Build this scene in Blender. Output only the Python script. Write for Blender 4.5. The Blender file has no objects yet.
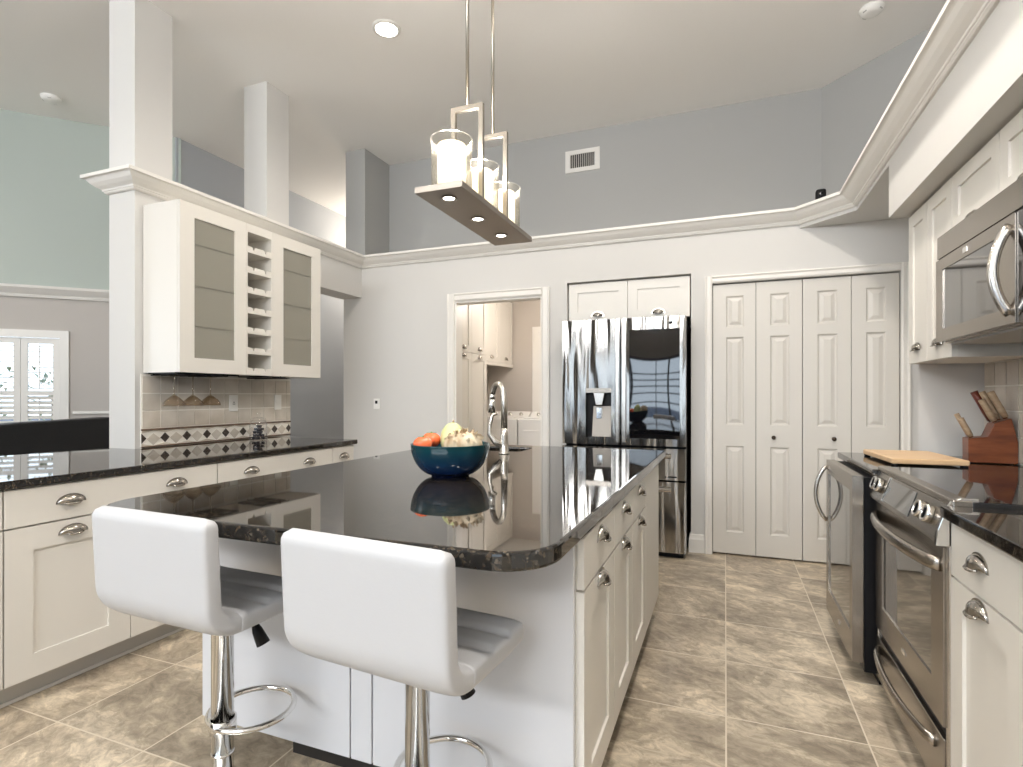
import bpy, bmesh, math, random
from mathutils import Vector, Matrix
random.seed(7)
PI = math.pi
S = bpy.context.scene
COL = S.collection

# ------------------------------------------------------------------ camera, world, lights, exposure
cam = bpy.data.objects.new('camera', bpy.data.cameras.new('camera'))
COL.objects.link(cam)
cam.location = (0, 0, 1.205)
cam.rotation_euler = (PI / 2, 0, math.radians(21.27))
cam.data.sensor_width = 36
cam.data.lens = 548.8 / 1023 * 36
cam.data.shift_y = 12.0 / 1023
cam.data.clip_start = 0.02
S.camera = cam

w = bpy.data.worlds.new('sky'); S.world = w; w.use_nodes = True
bg = w.node_tree.nodes['Background']
bg.inputs[0].default_value = (0.74, 0.87, 1.0, 1)
bg.inputs[1].default_value = 3.0

S.view_settings.view_transform = 'Standard'
S.view_settings.look = 'None'
S.view_settings.exposure = 0.06
S.view_settings.gamma = 1.0
S.view_settings.use_curve_mapping = False
S.cycles.use_denoising = True
S.cycles.max_bounces = 10
S.cycles.diffuse_bounces = 5
S.cycles.glossy_bounces = 5
S.cycles.transparent_max_bounces = 16
S.cycles.sample_clamp_indirect = 6.0
S.cycles.caustics_reflective = False
S.cycles.caustics_refractive = False


def area(name, loc, target, sx, sy, power, color):
    l = bpy.data.lights.new(name, 'AREA'); l.shape = 'RECTANGLE'; l.size = sx; l.size_y = sy
    l.energy = power; l.color = color
    o = bpy.data.objects.new(name, l); COL.objects.link(o); o.location = loc
    o.rotation_euler = (Vector(target) - Vector(loc)).to_track_quat('-Z', 'Y').to_euler()
    return o


def spot(name, loc, power, color, angle=130, blend=0.8, rad=0.07):
    l = bpy.data.lights.new(name, 'SPOT'); l.energy = power; l.color = color
    l.spot_size = math.radians(angle); l.spot_blend = blend; l.shadow_soft_size = rad
    o = bpy.data.objects.new(name, l); COL.objects.link(o); o.location = loc
    return o


def point(name, loc, power, color, rad=0.1):
    l = bpy.data.lights.new(name, 'POINT'); l.energy = power; l.color = color; l.shadow_soft_size = rad
    o = bpy.data.objects.new(name, l); COL.objects.link(o); o.location = loc
    return o


COOL = (0.86, 0.93, 1.0); WARM = (1.0, 0.925, 0.84)
# daylight entering the sliding doors behind the camera; the other two are added fill
area('sliding_door_portal', (-1.6, -3.58, 1.05), (-1.6, 3, 1.05), 4.78, 2.04, 10, COOL).data.cycles.is_portal = True
area('ceiling_fill_light', (-1.6, -3.50, 3.1), (-1.6, 3, 6.2), 4.7, 0.7, 270, (0.97, 0.985, 1.0))  # added area light, aimed upward to brighten the ceiling
area('dining_side_fill', (-8.2, -0.6, 1.8), (-3.0, 2.0, 1.6), 2.4, 1.8, 90, COOL)  # added fill, no window at this spot
# recessed can over the bar side, then spots added out of view for brightness
for i, (lx, ly, pw) in enumerate([(-2.085, 3.08, 70), (-2.1, 0.9, 70), (-0.15, 0.9, 80), (0.15, 3.1, 85), (0.2, 1.6, 105), (-1.2, -1.6, 30), (-3.2, -1.6, 40), (0.3, -1.6, 30), (-5.0, 1.5, 35)]):
    spot('can_and_fill_lamp', (lx, ly, 3.60), pw, WARM, 155)
point('laundry_fill', (-1.75, 5.7, 2.25), 25, (1.0, 0.90, 0.80), 0.12)  # added point light brightening the laundry, without a fitting
point('hall_glow_fill', (-4.15, 6.4, 3.1), 55, (1.0, 0.88, 0.74), 0.15)  # added point light standing in for the sunlit glow in the hall

# ------------------------------------------------------------------ materials
def nt(name):
    m = bpy.data.materials.new(name); m.use_nodes = True
    return m, m.node_tree.nodes, m.node_tree.links, m.node_tree.nodes['Principled BSDF']


def mat(name, col, rough=0.5, metal=0.0, spec=0.5, coat=0.0, bump=None):
    m, N, L, b = nt(name)
    b.inputs['Base Color'].default_value = (*col, 1)
    b.inputs['Roughness'].default_value = rough
    b.inputs['Metallic'].default_value = metal
    b.inputs['Specular IOR Level'].default_value = spec
    b.inputs['Coat Weight'].default_value = coat
    b.inputs['Coat Roughness'].default_value = 0.05
    if bump:
        sc, st, stretch = bump
        tc = N.new('ShaderNodeTexCoord'); mp = N.new('ShaderNodeMapping'); mp.inputs['Scale'].default_value = stretch
        nz = N.new('ShaderNodeTexNoise'); nz.inputs['Scale'].default_value = sc; nz.inputs['Detail'].default_value = 3
        bp = N.new('ShaderNodeBump'); bp.inputs['Strength'].default_value = st; bp.inputs['Distance'].default_value = 0.01
        L.new(tc.outputs['Object'], mp.inputs[0]); L.new(mp.outputs[0], nz.inputs['Vector'])
        L.new(nz.outputs[0], bp.inputs['Height']); L.new(bp.outputs[0], b.inputs['Normal'])
    return m


def noisy(name, cols, scale, rough=0.5, stretch=(1, 1, 1), detail=5, distort=0.0, spec=0.5, pos=None, metal=0.0):
    m, N, L, b = nt(name)
    tc = N.new('ShaderNodeTexCoord'); mp = N.new('ShaderNodeMapping'); mp.inputs['Scale'].default_value = stretch
    nz = N.new('ShaderNodeTexNoise'); nz.inputs['Scale'].default_value = scale; nz.inputs['Detail'].default_value = detail
    nz.inputs['Distortion'].default_value = distort
    cr = N.new('ShaderNodeValToRGB')
    pos = pos or [i / (len(cols) - 1) * 0.5 + 0.25 for i in range(len(cols))]
    while len(cr.color_ramp.elements) < len(cols): cr.color_ramp.elements.new(0.5)
    for e, p, c in zip(cr.color_ramp.elements, pos, cols): e.position = p; e.color = (*c, 1)
    L.new(tc.outputs['Object'], mp.inputs[0]); L.new(mp.outputs[0], nz.inputs['Vector'])
    L.new(nz.outputs[0], cr.inputs[0]); L.new(cr.outputs[0], b.inputs['Base Color'])
    b.inputs['Roughness'].default_value = rough; b.inputs['Specular IOR Level'].default_value = spec
    b.inputs['Metallic'].default_value = metal
    return m


def emit(name, col, st):
    m, N, L, b = nt(name)
    b.inputs['Base Color'].default_value = (*col, 1)
    b.inputs['Emission Color'].default_value = (*col, 1); b.inputs['Emission Strength'].default_value = st
    return m


def clear(name, tint=(1, 1, 1), ior=1.45, rough=0.02, body=None, amount=0.0):
    """thin clear glass: what lies behind shows through, with a Fresnel sheen (and an optional dusty body)"""
    m, N, L, b = nt(name); N.remove(b); out = N['Material Output']
    tr = N.new('ShaderNodeBsdfTransparent'); tr.inputs[0].default_value = (*tint, 1)
    gl = N.new('ShaderNodeBsdfGlossy'); gl.inputs['Roughness'].default_value = rough
    lw = N.new('ShaderNodeLayerWeight'); pw_ = N.new('ShaderNodeMath'); pw_.operation = 'POWER'; pw_.inputs[1].default_value = 4
    fr = N.new('ShaderNodeMath'); fr.operation = 'MULTIPLY_ADD'; f0 = ((ior - 1) / (ior + 1)) ** 2; fr.inputs[1].default_value = 0.85; fr.inputs[2].default_value = f0
    L.new(lw.outputs['Facing'], pw_.inputs[0]); L.new(pw_.outputs[0], fr.inputs[0])
    mx = N.new('ShaderNodeMixShader'); L.new(fr.outputs[0], mx.inputs[0]); L.new(tr.outputs[0], mx.inputs[1]); L.new(gl.outputs[0], mx.inputs[2])
    last = mx
    if body:
        df = N.new('ShaderNodeBsdfDiffuse'); df.inputs[0].default_value = (*body, 1)
        m2 = N.new('ShaderNodeMixShader'); m2.inputs[0].default_value = amount
        L.new(mx.outputs[0], m2.inputs[1]); L.new(df.outputs[0], m2.inputs[2]); last = m2
    L.new(last.outputs[0], out.inputs[0])
    return m


def floor_material():
    m, N, L, b = nt('slate_look_tile')
    def math_(op, a, c=None):
        n = N.new('ShaderNodeMath'); n.operation = op
        for i, v in enumerate((a, c)):
            if v is None: continue
            if isinstance(v, (int, float)): n.inputs[i].default_value = v
            else: L.new(v, n.inputs[i])
        return n.outputs[0]
    tc = N.new('ShaderNodeTexCoord'); sp = N.new('ShaderNodeSeparateXYZ'); L.new(tc.outputs['Object'], sp.inputs[0])
    u = math_('DIVIDE', math_('SUBTRACT', sp.outputs[0], 0.003), 0.46)
    v = math_('DIVIDE', math_('SUBTRACT', sp.outputs[1], 2.211), 0.4655)
    fu, fv = math_('FLOOR', u), math_('FLOOR', v)
    def edge(t):
        f = math_('FRACT', t)
        return math_('MINIMUM', f, math_('SUBTRACT', 1.0, f))
    e = math_('MINIMUM', edge(u), edge(v))
    grout = math_('LESS_THAN', e, 0.0062)
    cid = N.new('ShaderNodeCombineXYZ'); L.new(fu, cid.inputs[0]); L.new(fv, cid.inputs[1])
    wn = N.new('ShaderNodeTexWhiteNoise'); wn.noise_dimensions = '3D'; L.new(cid.outputs[0], wn.inputs[0])
    off = N.new('ShaderNodeVectorMath'); off.operation = 'MULTIPLY_ADD'; off.inputs[1].default_value = (9, 9, 9)
    L.new(wn.outputs['Color'], off.inputs[0]); L.new(tc.outputs['Object'], off.inputs[2])
    rot = N.new('ShaderNodeVectorRotate'); rot.rotation_type = 'Z_AXIS'
    L.new(off.outputs[0], rot.inputs[0]); L.new(math_('MULTIPLY', wn.outputs['Value'], 0.9), rot.inputs['Angle'])
    mp = N.new('ShaderNodeMapping'); mp.inputs['Scale'].default_value = (1.0, 1.5, 1); L.new(rot.outputs[0], mp.inputs[0])
    n1 = N.new('ShaderNodeTexNoise'); n1.inputs['Scale'].default_value = 2.9; n1.inputs['Detail'].default_value = 7; n1.inputs['Roughness'].default_value = 0.66; n1.inputs['Distortion'].default_value = 0.35
    L.new(mp.outputs[0], n1.inputs['Vector'])
    n2 = N.new('ShaderNodeTexNoise'); n2.inputs['Scale'].default_value = 13; n2.inputs['Detail'].default_value = 8; n2.inputs['Roughness'].default_value = 0.74; n2.inputs['Distortion'].default_value = 0.9
    L.new(mp.outputs[0], n2.inputs['Vector'])
    r1 = N.new('ShaderNodeValToRGB'); el = r1.color_ramp.elements
    el[0].position = 0.37; el[0].color = (0.29, 0.245, 0.19, 1); el[1].position = 0.60; el[1].color = (0.62, 0.54, 0.425, 1)
    k = el.new(0.535); k.color = (0.46, 0.395, 0.305, 1); k = el.new(0.555); k.color = (0.57, 0.495, 0.39, 1)
    k = el.new(0.47); k.color = (0.40, 0.34, 0.265, 1)
    L.new(n1.outputs[0], r1.inputs[0])
    r2 = N.new('ShaderNodeValToRGB'); el = r2.color_ramp.elements
    el[0].position = 0.36; el[0].color = (0.66, 0.64, 0.61, 1); el[1].position = 0.62; el[1].color = (1.22, 1.21, 1.18, 1)
    L.new(n2.outputs[0], r2.inputs[0])
    mu = N.new('ShaderNodeMix'); mu.data_type = 'RGBA'; mu.blend_type = 'MULTIPLY'; mu.inputs[0].default_value = 1
    L.new(r1.outputs[0], mu.inputs[6]); L.new(r2.outputs[0], mu.inputs[7])
    tv = N.new('ShaderNodeMapRange'); tv.inputs['To Min'].default_value = 0.84; tv.inputs['To Max'].default_value = 1.14
    sc_ = N.new('ShaderNodeSeparateColor'); L.new(wn.outputs['Color'], sc_.inputs[0]); L.new(sc_.outputs[1], tv.inputs['Value'])
    vm = N.new('ShaderNodeVectorMath'); vm.operation = 'SCALE'; L.new(mu.outputs[2], vm.inputs[0]); L.new(tv.outputs[0], vm.inputs['Scale'])
    mg = N.new('ShaderNodeMix'); mg.data_type = 'RGBA'; L.new(grout, mg.inputs[0]); L.new(vm.outputs[0], mg.inputs[6]); mg.inputs[7].default_value = (0.66, 0.59, 0.48, 1)
    L.new(mg.outputs[2], b.inputs['Base Color'])
    b.inputs['Roughness'].default_value = 0.33; b.inputs['Specular IOR Level'].default_value = 0.45
    bp = N.new('ShaderNodeBump'); bp.inputs['Strength'].default_value = 0.12; bp.inputs['Distance'].default_value = 0.01
    L.new(n2.outputs[0], bp.inputs['Height']); L.new(bp.outputs[0], b.inputs['Normal'])
    return m


def granite_material():
    m, N, L, b = nt('black_granite')
    tc = N.new('ShaderNodeTexCoord')
    mp = N.new('ShaderNodeMapping'); mp.inputs['Scale'].default_value = (1, 1.7, 1); mp.inputs['Rotation'].default_value = (0, 0, 0.5)
    L.new(tc.outputs['Object'], mp.inputs[0])
    vo = N.new('ShaderNodeTexVoronoi'); vo.inputs['Scale'].default_value = 150; L.new(mp.outputs[0], vo.inputs['Vector'])
    nz = N.new('ShaderNodeTexNoise'); nz.inputs['Scale'].default_value = 55; nz.inputs['Detail'].default_value = 6; nz.inputs['Distortion'].default_value = 1.0; L.new(mp.outputs[0], nz.inputs['Vector'])
    r = N.new('ShaderNodeValToRGB'); el = r.color_ramp.elements
    el[0].position = 0.45; el[0].color = (0.006, 0.006, 0.006, 1); el[1].position = 0.70; el[1].color = (0.07, 0.05, 0.033, 1)
    k = el.new(0.56); k.color = (0.022, 0.018, 0.014, 1)
    L.new(nz.outputs[0], r.inputs[0])
    sp = N.new('ShaderNodeSeparateColor'); L.new(vo.outputs['Color'], sp.inputs[0])
    gt = N.new('ShaderNodeMath'); gt.operation = 'GREATER_THAN'; gt.inputs[1].default_value = 0.955; L.new(sp.outputs[0], gt.inputs[0])
    mx = N.new('ShaderNodeMix'); mx.data_type = 'RGBA'; L.new(gt.outputs[0], mx.inputs[0]); L.new(r.outputs[0], mx.inputs[6]); mx.inputs[7].default_value = (0.075, 0.062, 0.045, 1)
    L.new(mx.outputs[2], b.inputs['Base Color'])
    b.inputs['Roughness'].default_value = 0.03; b.inputs['IOR'].default_value = 1.66
    return m


def stainless(name, col, rough, wave=0.0):
    m, N, L, b = nt(name)
    b.inputs['Base Color'].default_value = (*col, 1); b.inputs['Metallic'].default_value = 1; b.inputs['Roughness'].default_value = rough
    if wave:
        tc = N.new('ShaderNodeTexCoord'); mp = N.new('ShaderNodeMapping'); mp.inputs['Scale'].default_value = (9.0, 9.0, 0.8)
        nz = N.new('ShaderNodeTexNoise'); nz.inputs['Scale'].default_value = 1.5; nz.inputs['Detail'].default_value = 0.5; nz.inputs['Distortion'].default_value = 0.4
        bp = N.new('ShaderNodeBump'); bp.inputs['Strength'].default_value = 1.0; bp.inputs['Distance'].default_value = wave
        L.new(tc.outputs['Object'], mp.inputs[0]); L.new(mp.outputs[0], nz.inputs['Vector']); L.new(nz.outputs[0], bp.inputs['Height']); L.new(bp.outputs[0], b.inputs['Normal'])
    return m


M = dict(
    ceiling=mat('ceiling_paint', (0.90, 0.885, 0.86), 0.9, bump=(40, 0.05, (1, 1, 1))),
    wall=mat('pale_grey_wall_paint', (0.64, 0.63, 0.61), 0.8),
    column=mat('column_paint', (0.66, 0.65, 0.63), 0.8),
    upper=mat('grey_wall_paint', (0.405, 0.405, 0.395), 0.85),
    dining=mat('taupe_wall_paint', (0.50, 0.47, 0.44), 0.85),
    sage=mat('sage_wall_paint', (0.45, 0.50, 0.465), 0.85),
    hall=mat('blue_grey_wall_paint', (0.41, 0.43, 0.455), 0.85),
    laundry=mat('laundry_wall_paint', (0.52, 0.48, 0.44), 0.85),
    trim=mat('white_trim_paint', (0.78, 0.76, 0.72), 0.4),
    cab=mat('warm_white_cabinet_paint', (0.73, 0.705, 0.655), 0.38),
    doorpaint=mat('warm_white_door_paint', (0.63, 0.605, 0.56), 0.42),
    cabin=mat('cabinet_inside', (0.70, 0.67, 0.60), 0.5),
    panel=mat('bright_white_panel', (0.66, 0.665, 0.69), 0.4),
    toe=mat('grey_toe_board', (0.52, 0.51, 0.49), 0.5),
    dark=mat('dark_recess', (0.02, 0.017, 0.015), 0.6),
    tray=mat('grey_dispenser_plastic', (0.36, 0.34, 0.31), 0.45),
    paneline=mat('dark_glass_line', (0.16, 0.155, 0.13), 0.4),
    darkened_rear=mat('darkened_rear_wall', (0.11, 0.095, 0.08), 0.8),  # rear wall out of view, darkened for contrast in the fridge reflections
    floor=floor_material(), granite=granite_material(),
    steel=stainless('brushed_stainless', (0.62, 0.59, 0.55), 0.24),
    wavy=stainless('fridge_stainless', (0.42, 0.40, 0.375), 0.15, 0.026),
    slate=stainless('warm_stainless', (0.36, 0.325, 0.285), 0.27),
    chrome=stainless('chrome', (0.80, 0.79, 0.77), 0.07),
    faucetmetal=stainless('brushed_nickel', (0.66, 0.62, 0.56), 0.26),
    nickel=stainless('satin_nickel', (0.42, 0.395, 0.36), 0.20),
    lampmetal=stainless('lamp_nickel', (0.36, 0.325, 0.275), 0.30),
    platemetal=stainless('lamp_plate_nickel', (0.34, 0.30, 0.26), 0.42),
    blackgloss=mat('black_gloss_glass', (0.008, 0.008, 0.009), 0.03, spec=0.6, coat=0.3),
    mirrorglass=mat('reflective_dark_glass', (0.004, 0.004, 0.005), 0.03),
    darkknob=mat('dark_bronze_knob', (0.05, 0.035, 0.025), 0.3, 0.6),
    ovenglass=mat('oven_window_glass', (0.015, 0.012, 0.010), 0.04, spec=0.9, coat=0.8),
    black=mat('black_plastic', (0.006, 0.006, 0.007), 0.4, spec=0.2),
    leather=mat('white_faux_leather', (0.50, 0.505, 0.52), 0.42, bump=(220, 0.04, (1, 1, 1))),
    sofa=mat('black_leather', (0.006, 0.0065, 0.008), 0.5, bump=(18, 0.3, (1, 1, 1))),
    glass=clear('clear_glass'),
    lampglass=clear('lamp_glass', (0.97, 0.96, 0.93), 1.5, 0.02, (0.95, 0.93, 0.88), 0.06),
    frosted=clear('frosted_cabinet_glass', (0.92, 0.90, 0.84), 1.45, 0.25, (0.47, 0.455, 0.40), 0.48),
    wineglass=clear('wine_glass', (0.86, 0.80, 0.72), 1.6, 0.01),
    shade=emit('lit_frosted_shade', (1.0, 0.91, 0.75), 1.5),
    bulb=emit('lit_downlight_lens', (1.0, 0.93, 0.80), 14.0),
    can=emit('lit_can_lens', (1.0, 0.95, 0.86), 12.0),
    tile=noisy('travertine_tile', [(0.48, 0.43, 0.36), (0.66, 0.60, 0.52), (0.78, 0.73, 0.66)], 5, 0.4),
    tile2=noisy('travertine_tile_pale', [(0.54, 0.49, 0.42), (0.72, 0.67, 0.60)], 7, 0.4),
    grout=mat('tile_grout', (0.88, 0.85, 0.79), 0.8),
    accent=noisy('dark_accent_tile', [(0.015, 0.010, 0.008), (0.10, 0.08, 0.07)], 60, 0.3),
    pencil=noisy('brown_pencil_tile', [(0.09, 0.055, 0.04), (0.24, 0.16, 0.11)], 20, 0.4),
    shelfglass=mat('dark_shelf_glass', (0.05, 0.055, 0.045), 0.2),
    plate=mat('white_switch_plate', (0.88, 0.87, 0.84), 0.4),
    whiteapp=mat('white_appliance', (0.82, 0.81, 0.79), 0.3),
    wood=noisy('cherry_wood', [(0.11, 0.024, 0.007), (0.21, 0.055, 0.015), (0.28, 0.09, 0.03)], 6, 0.35, (1, 1, 6)),
    handlewood=noisy('grey_brown_wood', [(0.30, 0.20, 0.12), (0.48, 0.36, 0.24)], 14, 0.45, (1, 1, 4)),
    redwood=noisy('dark_red_wood', [(0.07, 0.012, 0.008), (0.16, 0.03, 0.015)], 14, 0.35),
    maple=noisy('maple_board', [(0.60, 0.38, 0.20), (0.72, 0.50, 0.29), (0.66, 0.43, 0.24)], 4, 0.4, (1, 9, 1)),
    tomato=noisy('tomato_skin', [(0.75, 0.10, 0.03), (0.85, 0.20, 0.08)], 4, 0.18),
    melon=noisy('pale_melon_skin', [(0.40, 0.54, 0.18), (0.62, 0.66, 0.32), (0.68, 0.70, 0.42)], 5, 0.35),
    bulbskin=noisy('papery_skin', [(0.26, 0.14, 0.05), (0.58, 0.47, 0.32), (0.70, 0.63, 0.50)], 26, 0.6, (1, 1, 0.5)),
    stemgreen=mat('green_stem', (0.10, 0.22, 0.04), 0.5),
    leaf=noisy('leaf_green', [(0.25, 0.36, 0.20), (0.42, 0.52, 0.34)], 5, 0.5),
    lawn=noisy('patio_paving', [(0.05, 0.07, 0.11), (0.11, 0.14, 0.20)], 0.8, 0.9),
    coffee=noisy('coffee_pods', [(0.01, 0.01, 0.015), (0.04, 0.04, 0.05)], 50, 0.25),
)
M['mirrorglass'].node_tree.nodes['Principled BSDF'].inputs['IOR'].default_value = 2.3
# blue glazed bowl: blue at the foot turning teal towards the rim
m, N, L, b = nt('blue_teal_glaze')
tc = N.new('ShaderNodeTexCoord'); sp = N.new('ShaderNodeSeparateXYZ'); cr = N.new('ShaderNodeValToRGB')
cr.color_ramp.elements[0].position = 0.01; cr.color_ramp.elements[0].color = (0.007, 0.020, 0.085, 1)
cr.color_ramp.elements[1].position = 0.125; cr.color_ramp.elements[1].color = (0.005, 0.048, 0.056, 1)
L.new(tc.outputs['Object'], sp.inputs[0]); L.new(sp.outputs[2], cr.inputs[0]); L.new(cr.outputs[0], b.inputs['Base Color'])
b.inputs['Roughness'].default_value = 0.12
M['glaze'] = m

# ------------------------------------------------------------------ mesh helpers
class MB:
    """collects shapes and links them as ONE mesh object"""
    def __init__(s): s.v = []; s.f = []; s.mi = []; s.sm = []
    def add(s, vs, fs, mi=0, smooth=False, T=None):
        o = len(s.v)
        for p in vs:
            p = Vector(p)
            s.v.append(tuple(T @ p) if T else tuple(p))
        for f in fs:
            s.f.append([o + i for i in f]); s.mi.append(mi); s.sm.append(smooth)
        return s
    def bm(s, b, mi=0, smooth=False, T=None):
        b.verts.index_update()
        s.add([v.co for v in b.verts], [[v.index for v in f.verts] for f in b.faces], mi, smooth, T); b.free(); return s
    def box(s, x0, y0, z0, x1, y1, z1, mi=0, bev=0.0, seg=2, T=None):
        b = bmesh.new(); bmesh.ops.create_cube(b, size=1)
        bmesh.ops.scale(b, vec=(abs(x1 - x0), abs(y1 - y0), abs(z1 - z0)), verts=b.verts)
        bmesh.ops.translate(b, vec=((x0 + x1) / 2, (y0 + y1) / 2, (z0 + z1) / 2), verts=b.verts)
        if bev: bmesh.ops.bevel(b, geom=list(b.edges), offset=bev, segments=seg, affect='EDGES', profile=0.5)
        return s.bm(b, mi, False, T)
    def prism(s, poly, a0, a1, axis='z', mi=0, bev=0.0, T=None, seg=2):
        """polygon extruded along an axis; poly is (x,y) for z, (x,z) for y, (y,z) for x"""
        def P(p, a): return {'z': (p[0], p[1], a), 'y': (p[0], a, p[1]), 'x': (a, p[0], p[1])}[axis]
        b = bmesh.new()
        A = [b.verts.new(P(p, a0)) for p in poly]; B = [b.verts.new(P(p, a1)) for p in poly]
        b.faces.new(A[::-1]); b.faces.new(B); n = len(poly)
        for i in range(n): b.faces.new((A[i], A[(i + 1) % n], B[(i + 1) % n], B[i]))
        bmesh.ops.recalc_face_normals(b, faces=b.faces)
        if bev: bmesh.ops.bevel(b, geom=list(b.edges), offset=bev, segments=seg, affect='EDGES', profile=0.5)
        return s.bm(b, mi, False, T)
    def lathe(s, prof, n=32, c=(0, 0, 0), mi=0, smooth=True, T=None, closed=False):
        """profile of (r, z) turned round the z axis through c"""
        vs = []; fs = []
        for r, z in prof:
            for k in range(n): vs.append((c[0] + r * math.cos(2 * PI * k / n), c[1] + r * math.sin(2 * PI * k / n), c[2] + z))
        m_ = len(prof)
        for i in range(m_ if closed else m_ - 1):
            for k in range(n):
                j = (i + 1) % m_
                fs.append((i * n + k, i * n + (k + 1) % n, j * n + (k + 1) % n, j * n + k))
        if not closed:
            if prof[0][0] > 1e-5: fs.append([k for k in range(n)][::-1])
            if prof[-1][0] > 1e-5: fs.append([(m_ - 1) * n + k for k in range(n)])
        return s.add(vs, fs, mi, smooth, T)
    def tube(s, pts, r, n=12, mi=0, caps=True, closed=False, T=None, ry=None):
        """round (or flattened) bar along a path; r may be a list"""
        pts = [Vector(p) for p in pts]; m_ = len(pts); R = r if isinstance(r, (list, tuple)) else [r] * m_
        vs = []; fs = []; up = None
        for i in range(m_):
            if closed: t = pts[(i + 1) % m_] - pts[i - 1]
            else: t = pts[min(i + 1, m_ - 1)] - pts[max(i - 1, 0)]
            t.normalize()
            if up is None: up = Vector((0, 0, 1)) if abs(t.z) < 0.9 else Vector((0, 1, 0))
            a = t.cross(up); a.normalize(); bb = a.cross(t); up = bb
            k2 = ry / R[i] if ry else 1
            for k in range(n):
                q = 2 * PI * k / n
                vs.append(pts[i] + a * (R[i] * math.cos(q)) + bb * (R[i] * k2 * math.sin(q)))
        for i in range(m_ if closed else m_ - 1):
            j = (i + 1) % m_
            for k in range(n): fs.append((i * n + k, i * n + (k + 1) % n, j * n + (k + 1) % n, j * n + k))
        if caps and not closed: fs.append([k for k in range(n)][::-1]); fs.append([(m_ - 1) * n + k for k in range(n)])
        return s.add(vs, fs, mi, True, T)
    def slab(s, us, vs_, holes, a0, a1, axis='y', mi=0, T=None):
        """panel on a grid with some cells left open; axis is the thin direction"""
        def P(u, v, a): return {'y': (u, a, v), 'x': (a, u, v), 'z': (u, v, a)}[axis]
        nu, nv = len(us) - 1, len(vs_) - 1
        full = lambda i, j: 0 <= i < nu and 0 <= j < nv and (i, j) not in holes
        b = bmesh.new()
        for i in range(nu):
            for j in range(nv):
                if not full(i, j): continue
                u0, u1, v0, v1 = us[i], us[i + 1], vs_[j], vs_[j + 1]
                quad = lambda *p: b.faces.new([b.verts.new(P(*q)) for q in p])
                quad((u0, v0, a0), (u1, v0, a0), (u1, v1, a0), (u0, v1, a0)); quad((u0, v0, a1), (u1, v0, a1), (u1, v1, a1), (u0, v1, a1))
                if not full(i - 1, j): quad((u0, v0, a0), (u0, v1, a0), (u0, v1, a1), (u0, v0, a1))
                if not full(i + 1, j): quad((u1, v0, a0), (u1, v1, a0), (u1, v1, a1), (u1, v0, a1))
                if not full(i, j - 1): quad((u0, v0, a0), (u1, v0, a0), (u1, v0, a1), (u0, v0, a1))
                if not full(i, j + 1): quad((u0, v1, a0), (u1, v1, a0), (u1, v1, a1), (u0, v1, a1))
        bmesh.ops.remove_doubles(b, verts=b.verts, dist=1e-5)
        bmesh.ops.recalc_face_normals(b, faces=b.faces)
        return s.bm(b, mi, False, T)
    def ball(s, c, r, mi=0, seg=20, rings=12, scale=(1, 1, 1), T=None):
        b = bmesh.new(); bmesh.ops.create_uvsphere(b, u_segments=seg, v_segments=rings, radius=r)
        bmesh.ops.scale(b, vec=scale, verts=b.verts); bmesh.ops.translate(b, vec=c, verts=b.verts)
        return s.bm(b, mi, True, T)
    def build(s, name, mats, parent=None, loc=None):
        me = bpy.data.meshes.new(name); me.from_pydata(s.v, [], s.f)
        if not isinstance(mats, (list, tuple)): mats = [mats]
        for m_ in mats: me.materials.append(m_)
        me.polygons.foreach_set('material_index', s.mi); me.polygons.foreach_set('use_smooth', s.sm)
        b = bmesh.new(); b.from_mesh(me); bmesh.ops.recalc_face_normals(b, faces=b.faces); b.to_mesh(me); b.free()
        me.update()
        o = bpy.data.objects.new(name, me); COL.objects.link(o)
        if parent: o.parent = parent
        if loc: o.location = loc
        return o


def tag(o, label, cat, group=None):
    o['label'] = label; o['category'] = cat
    if group: o['group'] = group
    return o


def thing(name, label, cat, loc=(0, 0, 0), rz=0.0, group=None):
    o = bpy.data.objects.new(name, None); COL.objects.link(o); o.location = loc; o.rotation_euler = (0, 0, rz)
    o.empty_display_size = 0.05
    return tag(o, label, cat, group)


def struct(o): o['kind'] = 'structure'; return o


def sempty(name, loc=(0, 0, 0), rz=0.0):
    o = bpy.data.objects.new(name, None); COL.objects.link(o); o.location = loc; o.rotation_euler = (0, 0, rz); o.empty_display_size = 0.05
    return struct(o)


def copy_tree(o, parent=None):
    c = o.copy(); COL.objects.link(c); c.parent = parent
    for ch in list(o.children): copy_tree(ch, c)
    return c


def sweep(mb, path, prof, mi=0):
    """moulding: profile (outward, z) swept along a plan polyline, outward to the right of travel, mitred"""
    n = len(path); ring = []
    for i, p in enumerate(path):
        p = Vector(p)
        d1 = (p - Vector(path[i - 1])).normalized() if i else None
        d2 = (Vector(path[i + 1]) - p).normalized() if i < n - 1 else None
        d1 = d1 or d2; d2 = d2 or d1
        n1 = Vector((d1.y, -d1.x)); n2 = Vector((d2.y, -d2.x)); mdir = (n1 + n2).normalized(); k = 1 / max(0.3, mdir.dot(n1))
        ring.append([(p.x + mdir.x * o * k, p.y + mdir.y * o * k, z) for o, z in prof])
    m_ = len(prof); vs = [q for r in ring for q in r]; fs = []
    for i in range(n - 1):
        for k in range(m_): fs.append((i * m_ + k, i * m_ + (k + 1) % m_, (i + 1) * m_ + (k + 1) % m_, (i + 1) * m_ + k))
    fs.append(list(range(m_))); fs.append([(n - 1) * m_ + k for k in range(m_)][::-1])
    return mb.add(vs, fs, mi)


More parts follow.
